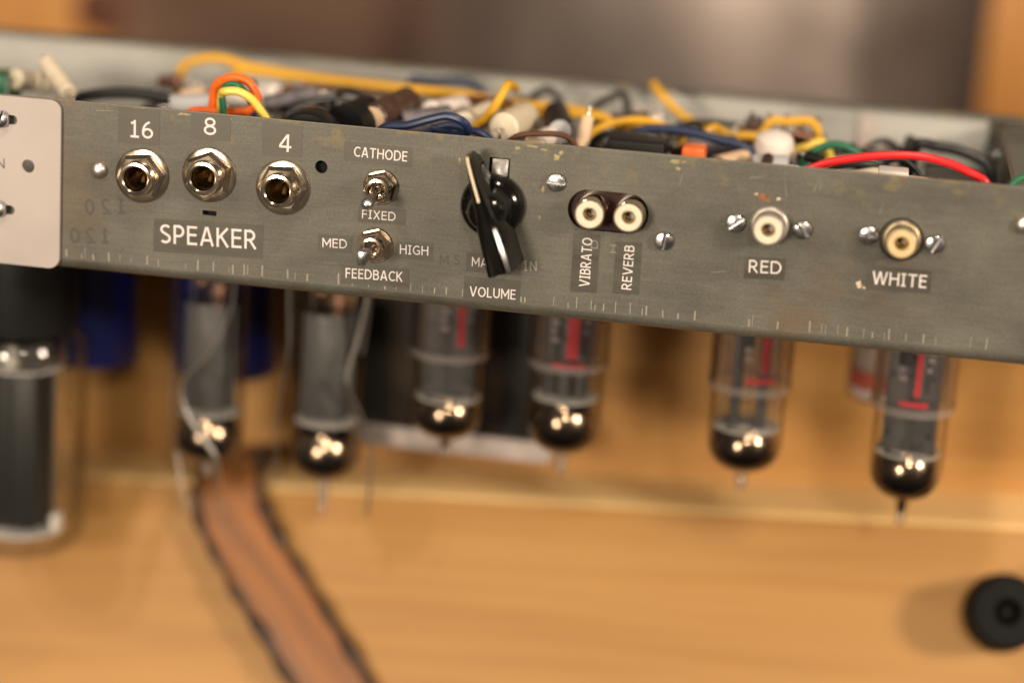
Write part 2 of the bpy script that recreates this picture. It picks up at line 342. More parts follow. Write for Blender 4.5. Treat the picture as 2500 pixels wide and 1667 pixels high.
def lettering(name, text, p0, p1, cap, m, parent, y, weight=.125, mirror=False, gap=.16):
    """text along the line p0 -> p1 (x, z on the panel); every stroke is a thin sheet just proud of the last"""
    adv = 0; Q = []
    for ch in (text[::-1] if mirror else text):
        wd, sts = strokes(ch)
        for pts, closed in sts:
            Q.append(([((wd-a if mirror else a)+adv, b) for a, b in pts], closed))
        adv += wd+gap
    tot = adv-gap; d = Vector((p1[0]-p0[0], p1[1]-p0[1])); L = d.length; d.normalize(); nrm = Vector((-d.y, d.x)); kx = L/tot
    bm = nb()
    for i, (pts, closed) in enumerate(Q):
        yy = y-.0012*(i % 5)
        A = [tuple(bm.verts.new((p.x, yy, p.y)) for p in (Vector(p0)+d*q.x+nrm*q.y for q in pair)) for pair in ribbon_pts([(a*kx, b*cap) for a, b in pts], closed, weight*cap)]
        n = len(A)
        for k in range(n if closed else n-1): bm.faces.new((A[k][0], A[k][1], A[(k+1) % n][1], A[(k+1) % n][0]))
    return finish(bm, name, m, parent, smooth=False)
def quad_sheet(name, corners, y, t, m, parent):
    bm = nb(); vs = [bm.verts.new((x, y, z)) for x, z in corners]; bm.faces.new(vs)
    ext = bmesh.ops.extrude_face_region(bm, geom=bm.faces[:])
    bmesh.ops.translate(bm, verts=[v for v in ext['geom'] if isinstance(v, bmesh.types.BMVert)], vec=(0, -t, 0))
    return finish(bm, name, m, parent, smooth=False)

# ------------------------------------------------------------------ setting: cabinet wood below, background above
e1 = Vector((0.99855, 0.02794, 0.05208)).normalized(); nn = Vector((0.008, -0.928, 0.372)); nn = (nn-e1*nn.dot(e1)).normalized(); e2 = nn.cross(e1)
CAB = thing('wooden_cabinet', 'pale pine cabinet boards below and behind the hanging glass tubes', 'cabinet')
CM = Matrix((e1, e2, nn)).transposed().to_4x4(); CM.translation = Vector((-152.73, 98.27, -87.96))*S; CAB.matrix_world = CM
def prism_u(name, prof, u0, u1, m, parent, bev=None):
    bm = nb(); a = [bm.verts.new((u0, v, w_)) for v, w_ in prof]; b = [bm.verts.new((u1, v, w_)) for v, w_ in prof]; n = len(prof)
    bm.faces.new(a); bm.faces.new(b[::-1])
    for k in range(n): bm.faces.new((a[k], a[(k+1) % n], b[(k+1) % n], b[k]))
    return finish(bm, name, m, parent, angle=40)
hv, hw = 0.372, -0.928            # world-horizontal, going back, in the (v, w) plane of the cabinet
up_v, up_w = 0.928, 0.372
prism_u('lower_board', [(-190, 0), (-1.2, 0), (-.2, -.3), (hv*.9, hw*.9), (hv*.9-up_v*6, hw*.9-up_w*6), (hv*33-up_v*6, hw*33-up_w*6), (-190, hw*33)], -160, 480, PINE, CAB)
def hz(d, h): return (hv*d+up_v*h, hw*d+up_w*h)
LIT_PINE = wood('lit_pine_edge', (0.86, 0.62, 0.31), (0.76, 0.50, 0.22), .45)  # paler than the boards: light along the ledge put into the pine colour
prism_u('ledge_strip', [hz(1.0, -5.9), hz(.95, -1.5), hz(1.4, .2), hz(2.8, 1.1), hz(5, 1.4), hz(24, 1.9), hz(29.9, 1.9), hz(29.9, -5.9)], -160, 480, LIT_PINE, CAB)
prism_u('upper_board', [hz(30, -5), hz(30, 112), hz(48, 112), hz(48, -5)], -160, 480, PINE, CAB)
# rubber foot screwed to the lower board
FT = P_lathe('rubber_foot', [(12.2, 0.05), (12.0, 3), (11.2, 18), (10.7, 20.4), (9.8, 21.4), (4.4, 21.6), (3.7, 21), (3.4, 11), (0, 11)], RUBBER, CAB, (294.3, -25.3, 0), (0, 0, 1), 48)
FT['label'] = 'black rubber foot with a hollow centre'
P_lathe('screw', [(3.2, 11.05), (3.0, 12), (2.2, 12.6), (0, 12.7)], BLACK, FT, (294.3, -25.3, 0), (0, 0, 1), 24)

# leather strap: over the ledge and down the face of the lower board
ST = thing('leather_strap', 'brown leather strap with dark edges lying diagonally down the pine', 'strap'); ST.matrix_world = CM
cpath = spline([(45.5, hv*24+4, hw*24+2), (47.0, hv*10+4.5, hw*10+3), (49.0, .5, 4.6), (51.5, -8, 6.0), (57.6, -19, 6.6), (66.5, -31, 7.2), (77.0, -45, 7.0), (86.5, -58.5, 6.4), (97, -73, 5.0), (110, -90, 3.4)], 8)
def ribbon(width, th, inset=0.0, off=0.0):
    bm = nb(); rings = []; N = len(cpath)
    for i, p in enumerate(cpath):
        d = (cpath[min(i+1, N-1)]-cpath[max(i-1, 0)]).normalized(); side = d.cross(Vector((0, .25, 1))).normalized(); nr = side.cross(d).normalized()
        if nr.z < 0: nr = -nr
        hw2 = width/2-inset+.45*math.sin(i*.9)*math.sin(i*.37+1)
        cs = [(-1, -.4), (-.97, .25), (-.8, .5), (0, .62), (.8, .5), (.97, .25), (1, -.4), (0, -.5)]
        rings.append([bm.verts.new(p+side*(hw2*a)+nr*(th*b+off)) for a, b in cs])
    for a, b in zip(rings, rings[1:]):
        for k in range(8): bm.faces.new((a[k], b[k], b[(k+1) % 8], a[(k+1) % 8]))
    bm.faces.new(rings[0]); bm.faces.new(rings[-1][::-1]); return bm
finish(ribbon(20.0, 3.4), 'band', LEATHER, ST, angle=60)
def edge_line(sgn):
    pts = []
    for i, p in enumerate(cpath):
        d = (cpath[min(i+1, len(cpath)-1)]-cpath[max(i-1, 0)]).normalized(); side = d.cross(Vector((0, .25, 1))).normalized()
        pts.append(p+side*((10.0+.45*math.sin(i*.7+sgn)*math.sin(i*.23))*sgn)+Vector((0, 0, .1)))
    return pts
for sgn in (-1, 1):
    finish(tube(nb(), edge_line(sgn), 1.8, 8, 1, False, lambda t: 1+.5*math.sin(t*23)*math.sin(t*41+sgn)), 'edge', LEATHER_EDGE, ST)
P_lathe('end_rivet', [(4.6, 0), (4.4, 2.5), (3, 4.2), (0, 4.8)], LEATHER_EDGE, ST, (56.0, hv*13+4.2, hw*13+4.2), (0, up_v, up_w), 24)

# background above the chassis
wl = finish(box(nb(), (-60, 1010, 60), (3000, 10, 1400)), 'wall', vary('brown_wall', (0.40, 0.245, 0.175), .6, scale=9, amount=.2), None, smooth=False)
wl['kind'] = 'structure'
WBL = thing('wooden_board', 'blurred orange pine board behind the left end of the chassis', 'board', (-361, 470, 0))
P_box('plank', (0, 0, 60), (176, 18, 300), PINE_V, WBL, bev=2)
P_lathe('gap_shadow', [(13, 0), (13, .6), (9, 1.6), (0, 2)], vary('shadow_brown', (0.09, 0.022, 0.006), .6, scale=90, amount=.3), WBL, (84, -9.1, 16), (0, -1, 0), 24)  # dark disc painted as the shadowed gap beside the plank
WBR = thing('wooden_post', 'blurred orange pine post behind the right end of the chassis', 'post', (186, 470, 0))
P_box('plank', (0, 0, 60), (105, 22, 300), PINE_V, WBR, bev=2)
DR = thing('gradient_cylinder', 'blurred grey satin metal drum added for a soft light gradient behind the middle of the chassis', 'cylinder', (30, 745, -110))  # added backdrop, curved so the lamps grade softly from bright to dark
P_lathe('shell', [(0, 0), (210, 0), (210, 350), (208, 352), (0, 352)], vary('satin_metal', (0.43, 0.365, 0.335), .42, .7, scale=20, amount=.12), DR, seg=96)
P_lathe('rim', [(210.2, 347), (212, 349), (212, 353), (210, 355), (206, 354)], ALU, DR, seg=96)

# ------------------------------------------------------------------ the amplifier chassis
CH = thing('amplifier_chassis', 'grey steel amplifier chassis with labelled jacks, switches and open wiring on top', 'amplifier')
X0, X1, ZB, ZT, DEP = -215.0, 139.0, 7.28, 53.52, 121.0
jacks = [(-102.8, 35.2), (-84.3, 37.1), (-63.9, 35.6)]
holes = [circ(x, z, 4.7) for x, z in jacks]+[circ(-53.84, 42.0, 1.75, 24), rrect(12.4, 31.95, 33.6, 42.65, 5.3), rrect(-86.0, 26.0, -82.0, 27.35, .3, 3),
         circ(64.85, 37.8, 4.2), circ(98.4, 37.4, 4.6), rrect(-9.0, 43.6, -3.5, 48.8, .3, 3), circ(-37.4, 38.1, 3.1), circ(-38.3, 22.3, 3.1), circ(-134.4, 35.0, 2.3)]
fp = finish(curve_plate([(X0, 10.2), (X1, 10.2), (X1, ZT-.25), (X1-.3, ZT), (X0+.3, ZT), (X0, ZT-.25)], holes, 0, 1.2), 'front_panel', STEEL, CH, smooth=False)
# bend, floor and back wall: one folded sheet, drawn as its section in y-z and run along x
sec = []
for k in range(9):
    t = math.radians(90*k/8); sec.append((3.0-3.0*math.cos(t), 10.2-.02-2.92*math.sin(t)))
outer = sec+[(DEP-3, ZB)]+[(DEP-3+3*math.sin(math.radians(a)), ZB+3-3*math.cos(math.radians(a))) for a in (22, 45, 67, 90)]+[(DEP, ZT-.3), (DEP-.3, ZT)]
outer += [(DEP-5.5, ZT), (DEP-5.5, ZT-1.1), (DEP-1.2, ZT-1.1), (DEP-1.2, ZB+3), (DEP-3, ZB+1.2), (3.0, ZB+1.2), (1.2, 10.18)]
bm = nb(); a = [bm.verts.new((X0, y, z)) for y, z in outer]; b = [bm.verts.new((X1, y, z)) for y, z in outer]; n_ = len(outer)
for k in range(n_): bm.faces.new((a[k], a[(k+1) % n_], b[(k+1) % n_], b[k]))
bm.faces.new(a); bm.faces.new(b[::-1])
tray = finish(bm, 'folded_tray', STEEL, CH, angle=50)
ZS = vary('zinc_sheet', (0.46, 0.455, 0.435), 0.45, 0.3, scale=30, amount=.15)
finish(curve_plate(rrect(X0+1, 9.2, 122.5, ZT-1.3, .5, 2), [], DEP-1.9, DEP-1.3), 'back_liner', ZS, CH, smooth=False)
ew = P_box('end_wall', (126.0, DEP/2, 30), (1.2, DEP-4.5, 42), STEEL, CH)
P_lathe('screw', [(2.6, 0), (2.5, 1), (1.6, 1.9), (0, 2.1)], CHROME, CH, (125.4, 104, 43.5), (-1, 0, 0), 20)
P_box('seam_strip', (86.5, DEP-2.4, 31), (5, .5, 40), ALU, CH)

P_box('worn_edge', ((X0+X1)/2, .58, ZT+.03), (X1-X0-1, 1.0, .10), ETCH, CH)
def tape(corners): return quad_sheet('label', corners, -.03, .07, TAPE, CH)
def lab(text, c0, c1, p0, p1, cap, pieces=None):
    (x0, zt), (x1, zb) = c0, c1
    tilt = (p1[1]-p0[1])/(p1[0]-p0[0]) if abs(p1[0]-p0[0]) > .5 else 0
    L = x1-x0; cm = lambda x: tilt*(x-(x0+x1)/2)
    t = tape([(x0, zb+cm(x0)), (x1, zb+cm(x1)), (x1, zt+cm(x1)), (x0, zt+cm(x0))])
    lettering('lettering', text, p0, p1, cap, PRINT, t, -.105); return t
lab('16', (-109.7, 53.2), (-98.3, 43.7), (-106.4, 45.2), (-100.0, 45.3), 4.75)
lab('8', (-89.5, 53.3), (-78.8, 46.5), (-86.2, 47.75), (-82.6, 47.8), 4.7)
lab('4', (-70.0, 52.4), (-59.2, 43.9), (-65.5, 45.2), (-62.1, 45.2), 4.7)
lab('SPEAKER', (-99.3, 24.3), (-68.9, 15.2), (-97.4, 17.2), (-70.6, 18.1), 5.2)
lab('CATHODE', (-47.7, 49.4), (-29.5, 44.3), (-45.1, 45.65), (-30.8, 45.55), 2.7)
lab('FIXED', (-43.2, 32.7), (-30.4, 28.5), (-42.2, 29.35), (-33.1, 29.45), 2.35)
lab('MED', (-53.8, 24.0), (-44.6, 19.6), (-52.6, 20.5), (-45.9, 20.7), 2.5)
lab('HIGH', (-32.6, 24.2), (-22.6, 19.6), (-31.5, 20.75), (-23.8, 21.0), 2.5)
lab('FEEDBACK', (-47.1, 16.6), (-28.7, 11.5), (-45.9, 12.75), (-30.4, 13.2), 2.7)
lab('MASTER', (-13.6, 23.0), (1.2, 17.9), (-12.0, 19.35), (-.6, 19.5), 2.5)
lab('VOLUME', (-13.7, 16.6), (1.4, 9.9), (-12.1, 11.2), (.2, 11.45), 2.7)
lab('RED', (59.5, 29.3), (69.9, 23.6), (60.6, 24.95), (69.0, 25.3), 3.35)
lab('WHITE', (90.8, 29.9), (107.1, 23.8), (92.3, 25.1), (106.0, 25.35), 3.4)
t = tape([(14.6, 15.2), (21.5, 15.5), (21.5, 30.9), (14.5, 30.9)]); lettering('lettering', 'VIBRATO', (19.56, 16.9), (19.55, 29.9), 2.75, PRINT, t, -.105)
t = tape([(25.8, 15.9), (32.7, 16.2), (32.5, 29.9), (25.7, 29.8)]); lettering('lettering', 'REVERB', (30.6, 17.2), (30.6, 29.0), 2.6, PRINT, t, -.105)
# ghost stamps and etched letters left on the bare steel
lettering('faint_stamp', '120', (-118.5, 22.9), (-107.3, 24.2), 4.3, GHOST, CH, -.012, .17, True, .5)
lettering('faint_stamp', '120', (-122.6, 14.6), (-111.8, 15.6), 4.3, GHOST, CH, -.012, .17, True, .5)
lettering('etched_letters', 'MS', (-20.6, 18.9), (-15.2, 19.3), 2.7, GHOST, CH, -.012, gap=.5)
lettering('etched_letters', 'KIN', (-.4, 19.2), (5.4, 19.7), 2.7, ETCH, CH, -.012, gap=.3)
lettering('etched_letters', 'H', (25.9, 26.6), (25.9, 28.8), 1.7, ETCH, CH, -.11)
lettering('etched_letters', 'D', (21.0, 27.2), (21.0, 29.6), 1.8, ETCH, CH, -.11)
# row of little scratches along the bend
bm = nb(); x = -124.0
while x < 124:
    if random.random() < .86:
        h = random.choice((1.5, 2.0, 2.5, 3.0)); wd = random.choice((.16, .24, .34, .42)); z0 = 10.6+random.random()*.35
        lean = random.uniform(-.12, .06)
        vs = [bm.verts.new(p) for p in ((x, -.02, z0), (x+wd, -.02, z0), (x+wd+lean, -.02, z0+h), (x+lean, -.02, z0+h))]; bm.faces.new(vs)
    x += random.choice((1.0, 2.2, 3.2, 3.9, 4.4))
for (xa, za, xb, zb_) in ((68.5, 45.5, 67.6, 50.5), (75.2, 47.5, 76.6, 52), (76.5, 48, 77.2, 51.2), (92.3, 43.5, 93.1, 46.6), (41.0, 46.2, 41.6, 49.2), (-116, 51.6, -111, 51.9), (51, 24.0, 55, 24.6), (58.6, 49.5, 63.0, 50.6)):
    d = Vector((xb-xa, zb_-za)).normalized(); s_ = Vector((-d.y, d.x))*.07
    bm.faces.new([bm.verts.new(p) for p in ((xa-s_.x, -.02, za-s_.y), (xa+s_.x, -.02, za+s_.y), (xb+s_.x*.4, -.02, zb_+s_.y*.4), (xb-s_.x*.4, -.02, zb_-s_.y*.4))])
sx = finish(bm, 'scratch_marks', ETCH, CH, smooth=False); sx['kind'] = 'stuff'
# dried glue and flux blobs on the top edge and a rusty smear above the red-labelled socket
GLUE = vary('dried_glue', (0.27, 0.215, 0.10), .45, scale=500, amount=.4); RUST = vary('rust', (0.26, 0.095, 0.035), .7, scale=500, amount=.5)
def blob(x, z, rx, rz, m, nm):
    bm = nb(); n2 = 14; c0 = bm.verts.new((x, -.10, z)); ring = []
    for k in range(n2):
        q = random.uniform(.55, 1.15); a_ = 2*math.pi*k/n2; ring.append(bm.verts.new((x+rx*q*math.cos(a_), -.015, z+rz*q*math.sin(a_))))
    for k in range(n2): bm.faces.new((c0, ring[k], ring[(k+1) % n2]))
    finish(bm, nm, m, CH, angle=80)
for (x, z, a_, b_) in ((8.6, 50.2, .9, .9), (9.6, 51.6, .7, .7), (5.2, 52.0, 1.2, .4), (-1.6, 51.8, .8, .5), (2.0, 52.6, 1.6, .4), (40.2, 50.2, .7, .6), (39.4, 52.0, 1.3, .7), (41.6, 52.2, .6, .4),
                       (-85.6, 50.6, .9, 1.3), (-82.3, 48.0, .5, .5), (-91.5, 52.7, 2.2, .4), (-79.5, 52.6, 1.6, .4), (-104, 53.0, 2.4, .35), (5.6, 41.6, .5, .9), (5.2, 34.0, .35, .8), (-16.9, 47.2, .3, .8)):
    blob(x, z, a_, b_, GLUE, 'glue_spot')
for (x, z, a_, b_) in ((62.4, 45.0, 1.2, 1.0), (63.6, 44.3, .8, .6), (97.6, 53.0, .35, .6)): blob(x, z, a_, b_, RUST, 'rust_spot')
for (x, z, a_, b_) in ((66.5, 44.9, .6, .5), (60.8, 45.6, .7, .4), (89.0, 24.6, .8, 1.3), (90.6, 23.9, 1.0, .4)): blob(x, z, a_, b_, vary('pale_residue', (0.45, 0.36, 0.27), .6, scale=500, amount=.3), 'residue_spot')

def hexprof(bm, c, r, y0, y1, ch, rot=0, hole=4.4):
    """hexagonal nut with its axis along -y"""
    A = []
    for (y, q) in ((y0, r), (y1+ch, r), (y1, r*.86)):
        A.append([bm.verts.new((c[0]+q*math.cos(rot+math.pi*k/3), y, c[1]+q*math.sin(rot+math.pi*k/3))) for k in range(6)])
    for p, q in zip(A, A[1:]):
        for k in range(6): bm.faces.new((p[k], q[k], q[(k+1) % 6], p[(k+1) % 6]))
    I_ = [bm.verts.new((c[0]+hole*math.cos(rot+math.pi*k/3), y1, c[1]+hole*math.sin(rot+math.pi*k/3))) for k in range(6)]
    for k in range(6): bm.faces.new((A[-1][k], I_[k], I_[(k+1) % 6], A[-1][(k+1) % 6]))
    return bm
def ring_y(name, c, prof, m, parent, seg=40): return P_lathe(name, [(r, h) for r, h in prof], m, parent, (c[0], 0, c[1]), (0, -1, 0), seg)
for i, (x, z) in enumerate(jacks):
    j = bpy.data.objects.new('phone_jack', None); col.objects.link(j); j.parent = CH
    ring_y('washer', (x, z), [(4.75, .05), (7.3, .05), (7.45, .35), (7.3, .8), (6.6, 1.0), (4.75, 1.0)], NICKEL, j)
    bm = nb(); hexprof(bm, (x, z), 6.7, -1.02, -3.3, .9, [.15, .42, .05][i]); finish(bm, 'nut', NICKEL, j, smooth=False)
    pf = [(4.55, 3.2)]
    for k in range(4): pf += [(4.6, 3.5+k*.55), (4.35, 3.75+k*.55)]
    pf += [(4.6, 5.7), (4.35, 6.1), (3.7, 6.2), (3.3, 5.9), (3.2, 4.6)]
    ring_y('barrel', (x, z), pf, NICKEL, j)
    ring_y('bore', (x, z), [(3.2, 4.62), (3.15, 2), (3.15, -13), (0, -13)], BORE, j, 32)
    P_tube('contact_spring', [(x-.4, 10, z-1.8), (x+.1, 4, z-.9), (x+.5, 1, z+.2), (x+.3, -.5, z-1.9)], .8, BRASS, j, 10, 5)
ring_y('blank_hole_backing', (-53.84, 42.0), [(3.4, -3.2), (0, -3.2)], HOLE, CH, 16)
P_box('slot_backing', (-84, 3.2, 26.7), (7, .6, 4), HOLE, CH)
for x, z in ((-114.9, 35.6), (128.4, 44.2)): ring_y('rivet', (x, z), [(2.45, .02), (2.4, .5), (2.0, 1.25), (1.2, 1.8), (0, 2.0)], RIVET, CH, 28)

def screw(x, z, ang, r=2.45, h=1.7, parent=None, y=0, m=None):
    bm = nb(); prof = [(r*.96, 0), (r, .3), (r, h*.62), (r*.9, h*.86), (r*.6, h), (0, h*1.04)]; lathe(bm, prof, (0, 0, 0), (0, -1, 0), 32)
    # the slot: push down the vertices of a fine cap grid
    me = bpy.data.meshes.new('tmp'); bm.to_mesh(me); bm.free()
    o = bpy.data.objects.new('tmp', me); col.objects.link(o)
    cb = nb(); box(cb, (0, -h, 0), (r*2.4, 2.5, .85), Matrix.Rotation(-ang, 3, 'Y')); cm = bpy.data.meshes.new('tmpc'); cb.to_mesh(cm); cb.free(); oc = bpy.data.objects.new('tmpc', cm); col.objects.link(oc)
    md = o.modifiers.new('b', 'BOOLEAN'); md.object = oc; md.operation = 'DIFFERENCE'; md.solver = 'EXACT'
    # close the back so that the boolean sees a solid
    b2 = bmesh.new(); b2.from_mesh(me); bmesh.ops.holes_fill(b2, edges=b2.edges[:]); bmesh.ops.recalc_face_normals(b2, faces=b2.faces[:]); b2.to_mesh(me); b2.free()
    dg = bpy.context.evaluated_depsgraph_get(); ev = o.evaluated_get(dg); b3 = bmesh.new(); b3.from_mesh(ev.to_mesh()); ev.to_mesh_clear()
    for q in (o, oc): bpy.data.objects.remove(q)
    for v in b3.verts: v.co += Vector((x, y-.02, z))
    return finish(b3, 'screw', m or CHROME, parent or CH, angle=30)
for x, z, a_ in ((9.0, 43.9, math.radians(-3)), (38.2, 31.2, math.radians(84)), (56.2, 37.7, math.radians(38)), (73.4, 37.6, math.radians(-46)), (90.2, 37.8, math.radians(-4)), (107.0, 37.1, math.radians(66))):
    screw(x, z, a_)

# toggle switches
def toggle(x, z, kind):
    t = bpy.data.objects.new('toggle_switch', None); col.objects.link(t); t.parent = CH
    ring_y('washer', (x, z), [(3.0, .05), (4.75, .05), (4.8, .35), (4.6, .6), (3.0, .6)], NICKEL, t, 32)
    bm = nb(); hexprof(bm, (x, z), 4.6, -.62, -2.5, .5, .3, 2.9); finish(bm, 'nut', NICKEL, t, smooth=False)
    pf = [(3.0, 2.3)]
    for k in range(4): pf += [(3.1, 2.7+k*.6), (2.85, 3.0+k*.6)]
    pf += [(3.1, 5.2), (2.95, 5.6), (2.4, 5.7), (2.1, 5.2), (1.9, 3), (0, 2.6)]
    ring_y('bushing', (x, z), pf, NICKEL, t, 32)
    if kind == 'ball':
        P_tube('lever', [(x, -4, z-.1), (x, -9, z-.7), (x, -15.4, z-1.5)], 1.25, vary('dark_lever', (0.30, 0.27, 0.25), .25, 1.0, scale=300, amount=.2), t, 14, 4, lambda q: .85+.2*q)
        bm = nb(); lathe(bm, [(0, -1.65)]+[(1.65*math.sin(math.radians(a)), -1.65*math.cos(math.radians(a))) for a in range(15, 180, 15)]+[(0, 1.65)], (x, -15.9, z-1.55), (0, -1, 0), 20); finish(bm, 'ball_end', CHROME, t, angle=80)
    else:
        bm = nb(); box(bm, (x+.1, -10.4, z-.1), (2.3, 12.2, 3.7), None, .3)
        for v in bm.verts:
            if v.co.y > -8: k = (v.co.y+8)/4; v.co.z = z+(v.co.z-z)*(1-.5*k); v.co.x = x+(v.co.x-x)*(1-.25*k)
        finish(bm, 'lever', CHROME, t, angle=30)
toggle(-37.4, 38.2, 'ball'); toggle(-38.2, 22.4, 'bat')

# pointer knob
K = bpy.data.objects.new('pointer_knob', None); col.objects.link(K); K.parent = CH; K['label'] = 'glossy black pointer knob with an ivory line'
kx, kz = -7.3, 36.3
ring_y('skirt', (kx, kz), [(8.4, .25), (8.5, .8), (8.3, 2.2), (7.7, 3.4), (6.2, 4.2), (5.6, 5.2), (5.3, 8), (4.9, 10.6), (4.2, 12.2), (2.5, 12.9), (0, 13.0)], BLACKGLOSS, K, 56)
pa = Vector((-10.0, 28.2)).normalized(); ps = Vector((pa.y, -pa.x))     # along the pointer (to its tip), and across it
def kp(a_, s_, y): return (kx+pa.x*a_+ps.x*s_, -y, kz+pa.y*a_+ps.y*s_)
secs = [(-16.3, 4.0, 2.9, 3.0, 14.9), (-15.9, 4.4, 3.1, 2.0, 15.9), (-13, 4.4, 3.0, 2.0, 15.85), (-9, 4.35, 2.8, 2.0, 15.7), (-4, 4.2, 2.5, 2.0, 15.5), (0, 3.8, 2.0, 2.0, 15.35), (5, 2.8, 1.5, 2.2, 15.4), (10, 2.0, 1.05, 2.8, 15.2), (14, 1.2, .6, 4.2, 14.6), (15.8, .5, .28, 6.4, 13.2)]
bm = nb(); R_ = []
for (a_, wb, wt, yb, yt) in secs:
    R_.append([bm.verts.new(kp(a_, s_, y)) for s_, y in ((-wb, yb), (-wb*.93, yb+(yt-yb)*.55), (-wt, yt-.7), (-wt*.66, yt), (-wt*.40, yt-.7), (wt*.40, yt-.7), (wt*.66, yt), (wt, yt-.7), (wb*.93, yb+(yt-yb)*.55), (wb, yb))])
for p, q in zip(R_, R_[1:]):
    for k in range(10): bm.faces.new((p[k], q[k], q[(k+1) % 10], p[(k+1) % 10]))
bm.faces.new(R_[0]); bm.faces.new(R_[-1][::-1])
finish(bm, 'pointer', BLACKGLOSS, K, angle=28)
bm = nb(); L_ = []
for (a_, wt, yt) in ((3.6, 1.3, 15.4), (5, 1.2, 15.4), (10, .8, 15.2), (14, .45, 14.6), (15.4, .25, 13.5)):
    L_.append([bm.verts.new(kp(a_, s_, yt+.12)) for s_ in (-.24, .24)]+[bm.verts.new(kp(a_, s_, yt-1.2)) for s_ in (.24, -.24)])
for p, q in zip(L_, L_[1:]):
    for k in range(4): bm.faces.new((p[k], q[k], q[(k+1) % 4], p[(k+1) % 4]))
bm.faces.new(L_[0]); bm.faces.new(L_[-1][::-1]); finish(bm, 'pointer_line', LINE, K)
# bent locating tab of the pot above the knob
P_box('locating_tab', (-6.0, .1, 46.2), (4.4, 1.4, 4.6), vary('dull_zinc', (0.30, 0.29, 0.29), .38, .8, scale=500, amount=.3), CH, Matrix.Rotation(math.radians(-14), 3, 'X'), .25)
P_box('slot_backing', (-6.2, 3.2, 46.2), (9, .6, 8), HOLE, CH)

# phono sockets
def rca(x, z, plastic, base, h, nm='phono_socket'):
    t = bpy.data.objects.new(nm, None); col.objects.link(t); t.parent = CH
    if base: ring_y('flange', (x, z), [(4.1, -.6), (5.05, -.6), (5.15, .2), (4.95, .75), (4.5, 1.1), (4.1, 1.2)], base, t, 36)
    ring_y('shell', (x, z), [(4.1, -3), (4.1, h-.5), (3.95, h-.1), (3.75, h), (3.6, h-.2), (3.6, h-2)], NICKEL if base is None else base, t, 36)
    ring_y('insulator', (x, z), [(3.62, h-.5), (3.55, h+.05), (3.3, h+.25), (2.1, h+.25), (1.8, h), (1.7, h-5.5), (0, h-5.6)], plastic, t, 36)
    ring_y('contact', (x, z), [(1.65, h-5), (1.6, h-2.2), (1.25, h-2.1), (1.2, h-4.8)], BRASS, t, 20)
rca(18.9, 37.35, CREAM, None, 6.2); rca(29.0, 37.5, CREAM, None, 6.2)
P_box('socket_board', (23, 3.2, 37.3), (27, 1.6, 14), BAKELITE, CH)
rca(64.85, 37.85, CREAM, vary('dull_tin', (0.42, .38, .34), .45, .7, scale=200, amount=.2), 7.0); rca(98.5, 37.45, CREAM2, vary('dull_brass', (0.36, .29, .19), .4, .8, scale=200, amount=.2), 6.2)
ring_y('black_gasket', (98.4, 37.4), [(5.1, .05), (5.65, .05), (5.6, .2), (5.1, .25)], BLACK, CH, 36)

# pale cover plate at the left end
pl = finish(curve_plate(rrect(-205, 7.5, -125.4, 53.5, 3.0), [circ(-134.4, 35.0, 1.85, 28), rrect(-143.0, 45.9, -137.5, 48.5, 1.25, 5), rrect(-143.6, 21.2, -138.1, 23.8, 1.25, 5)], -1.55, -.05), 'cover_plate', PLATE, CH, smooth=False)
pl['label'] = 'pale rounded cover plate'
screw(-141.7, 47.3, math.radians(70), 2.3, 2.0, pl, -1.6); screw(-142.4, 22.7, math.radians(75), 2.3, 2.0, pl, -1.6)
lettering('lettering', 'N', (-143.4, 33.7), (-140.9, 33.8), 2.7, GHOST, pl, -1.57)

# ------------------------------------------------------------------ wiring and components seen over the front rim
P_box('circuit_board', (-30, 64, 27), (180, 62, 2.4), FIBRE, CH)
def wire(pts, r, m): return P_tube('wire', pts, r, m, CH, 10, 7)
wire([(-122, 90, 34), (-121.2, 90, 48.9), (-116.9, 90, 53.1), (-109, 90, 54.5), (-99.1, 90, 52.7), (-79.5, 90, 51.2), (-73.6, 90, 51.0), (-49.6, 90, 50.2), (-37.8, 90, 48.9), (-22.7, 90, 48.3), (2.4, 90, 47.3), (17.5, 90, 44.4), (22, 88, 36)], 1.5, YEL)
wire([(-104, 86, 40), (-102.9, 86, 51), (-95, 86, 52), (-83, 86, 51.6), (-57.4, 86, 51), (-34.7, 86, 50.9), (-17, 86, 49.3), (-2.2, 86, 49.4), (12.8, 86, 46.4), (16, 84, 36)], 1.3, YEL)
wire([(-12.7, 60, 58), (-12.7, 46, 61), (-14.2, 42, 57.6), (-17.3, 42, 52.4), (-22.1, 42, 47), (-24, 42, 36)], 1.25, YEL)
wire([(22, 104, 56), (25.8, 98, 53.4), (32.5, 98, 47.9), (41.1, 98, 45), (48.5, 98, 43.6), (56, 96, 42), (60, 90, 34)], 1.35, YEL)
wire([(54, 85, 40), (58, 85, 50.2), (64, 85, 51.4), (71.6, 85, 51.3), (74, 85, 42)], 1.35, YEL)
wire([(59, 70, 36), (59.8, 70, 41), (64.4, 70, 44.5), (70.2, 70, 46.8), (75, 70, 48.3), (79, 72, 40)], 1.3, LYEL)
wire([(30, 60, 30), (15, 60, 42), (23.7, 60, 49), (31, 60, 50.2), (38.5, 60, 49.8), (46, 60, 48.5), (55, 60, 46.2), (60, 60, 36)], 1.35, BLU)
wire([(69, 62, 34), (70.3, 62, 44.4), (74.3, 62, 48.3), (78.5, 62, 49.7), (83, 62, 48.8), (86.1, 62, 46), (88, 62, 36)], 1.2, GRN)
wire([(66, 16, 44), (71.5, 14, 49.6), (76.7, 14, 52.4), (83.3, 14, 54.4), (92.1, 14, 56.1), (100.9, 14, 56.7), (107.7, 14, 55.7), (113.2, 14, 54), (119.4, 14, 50.4), (121, 18, 40)], 1.15, RED)
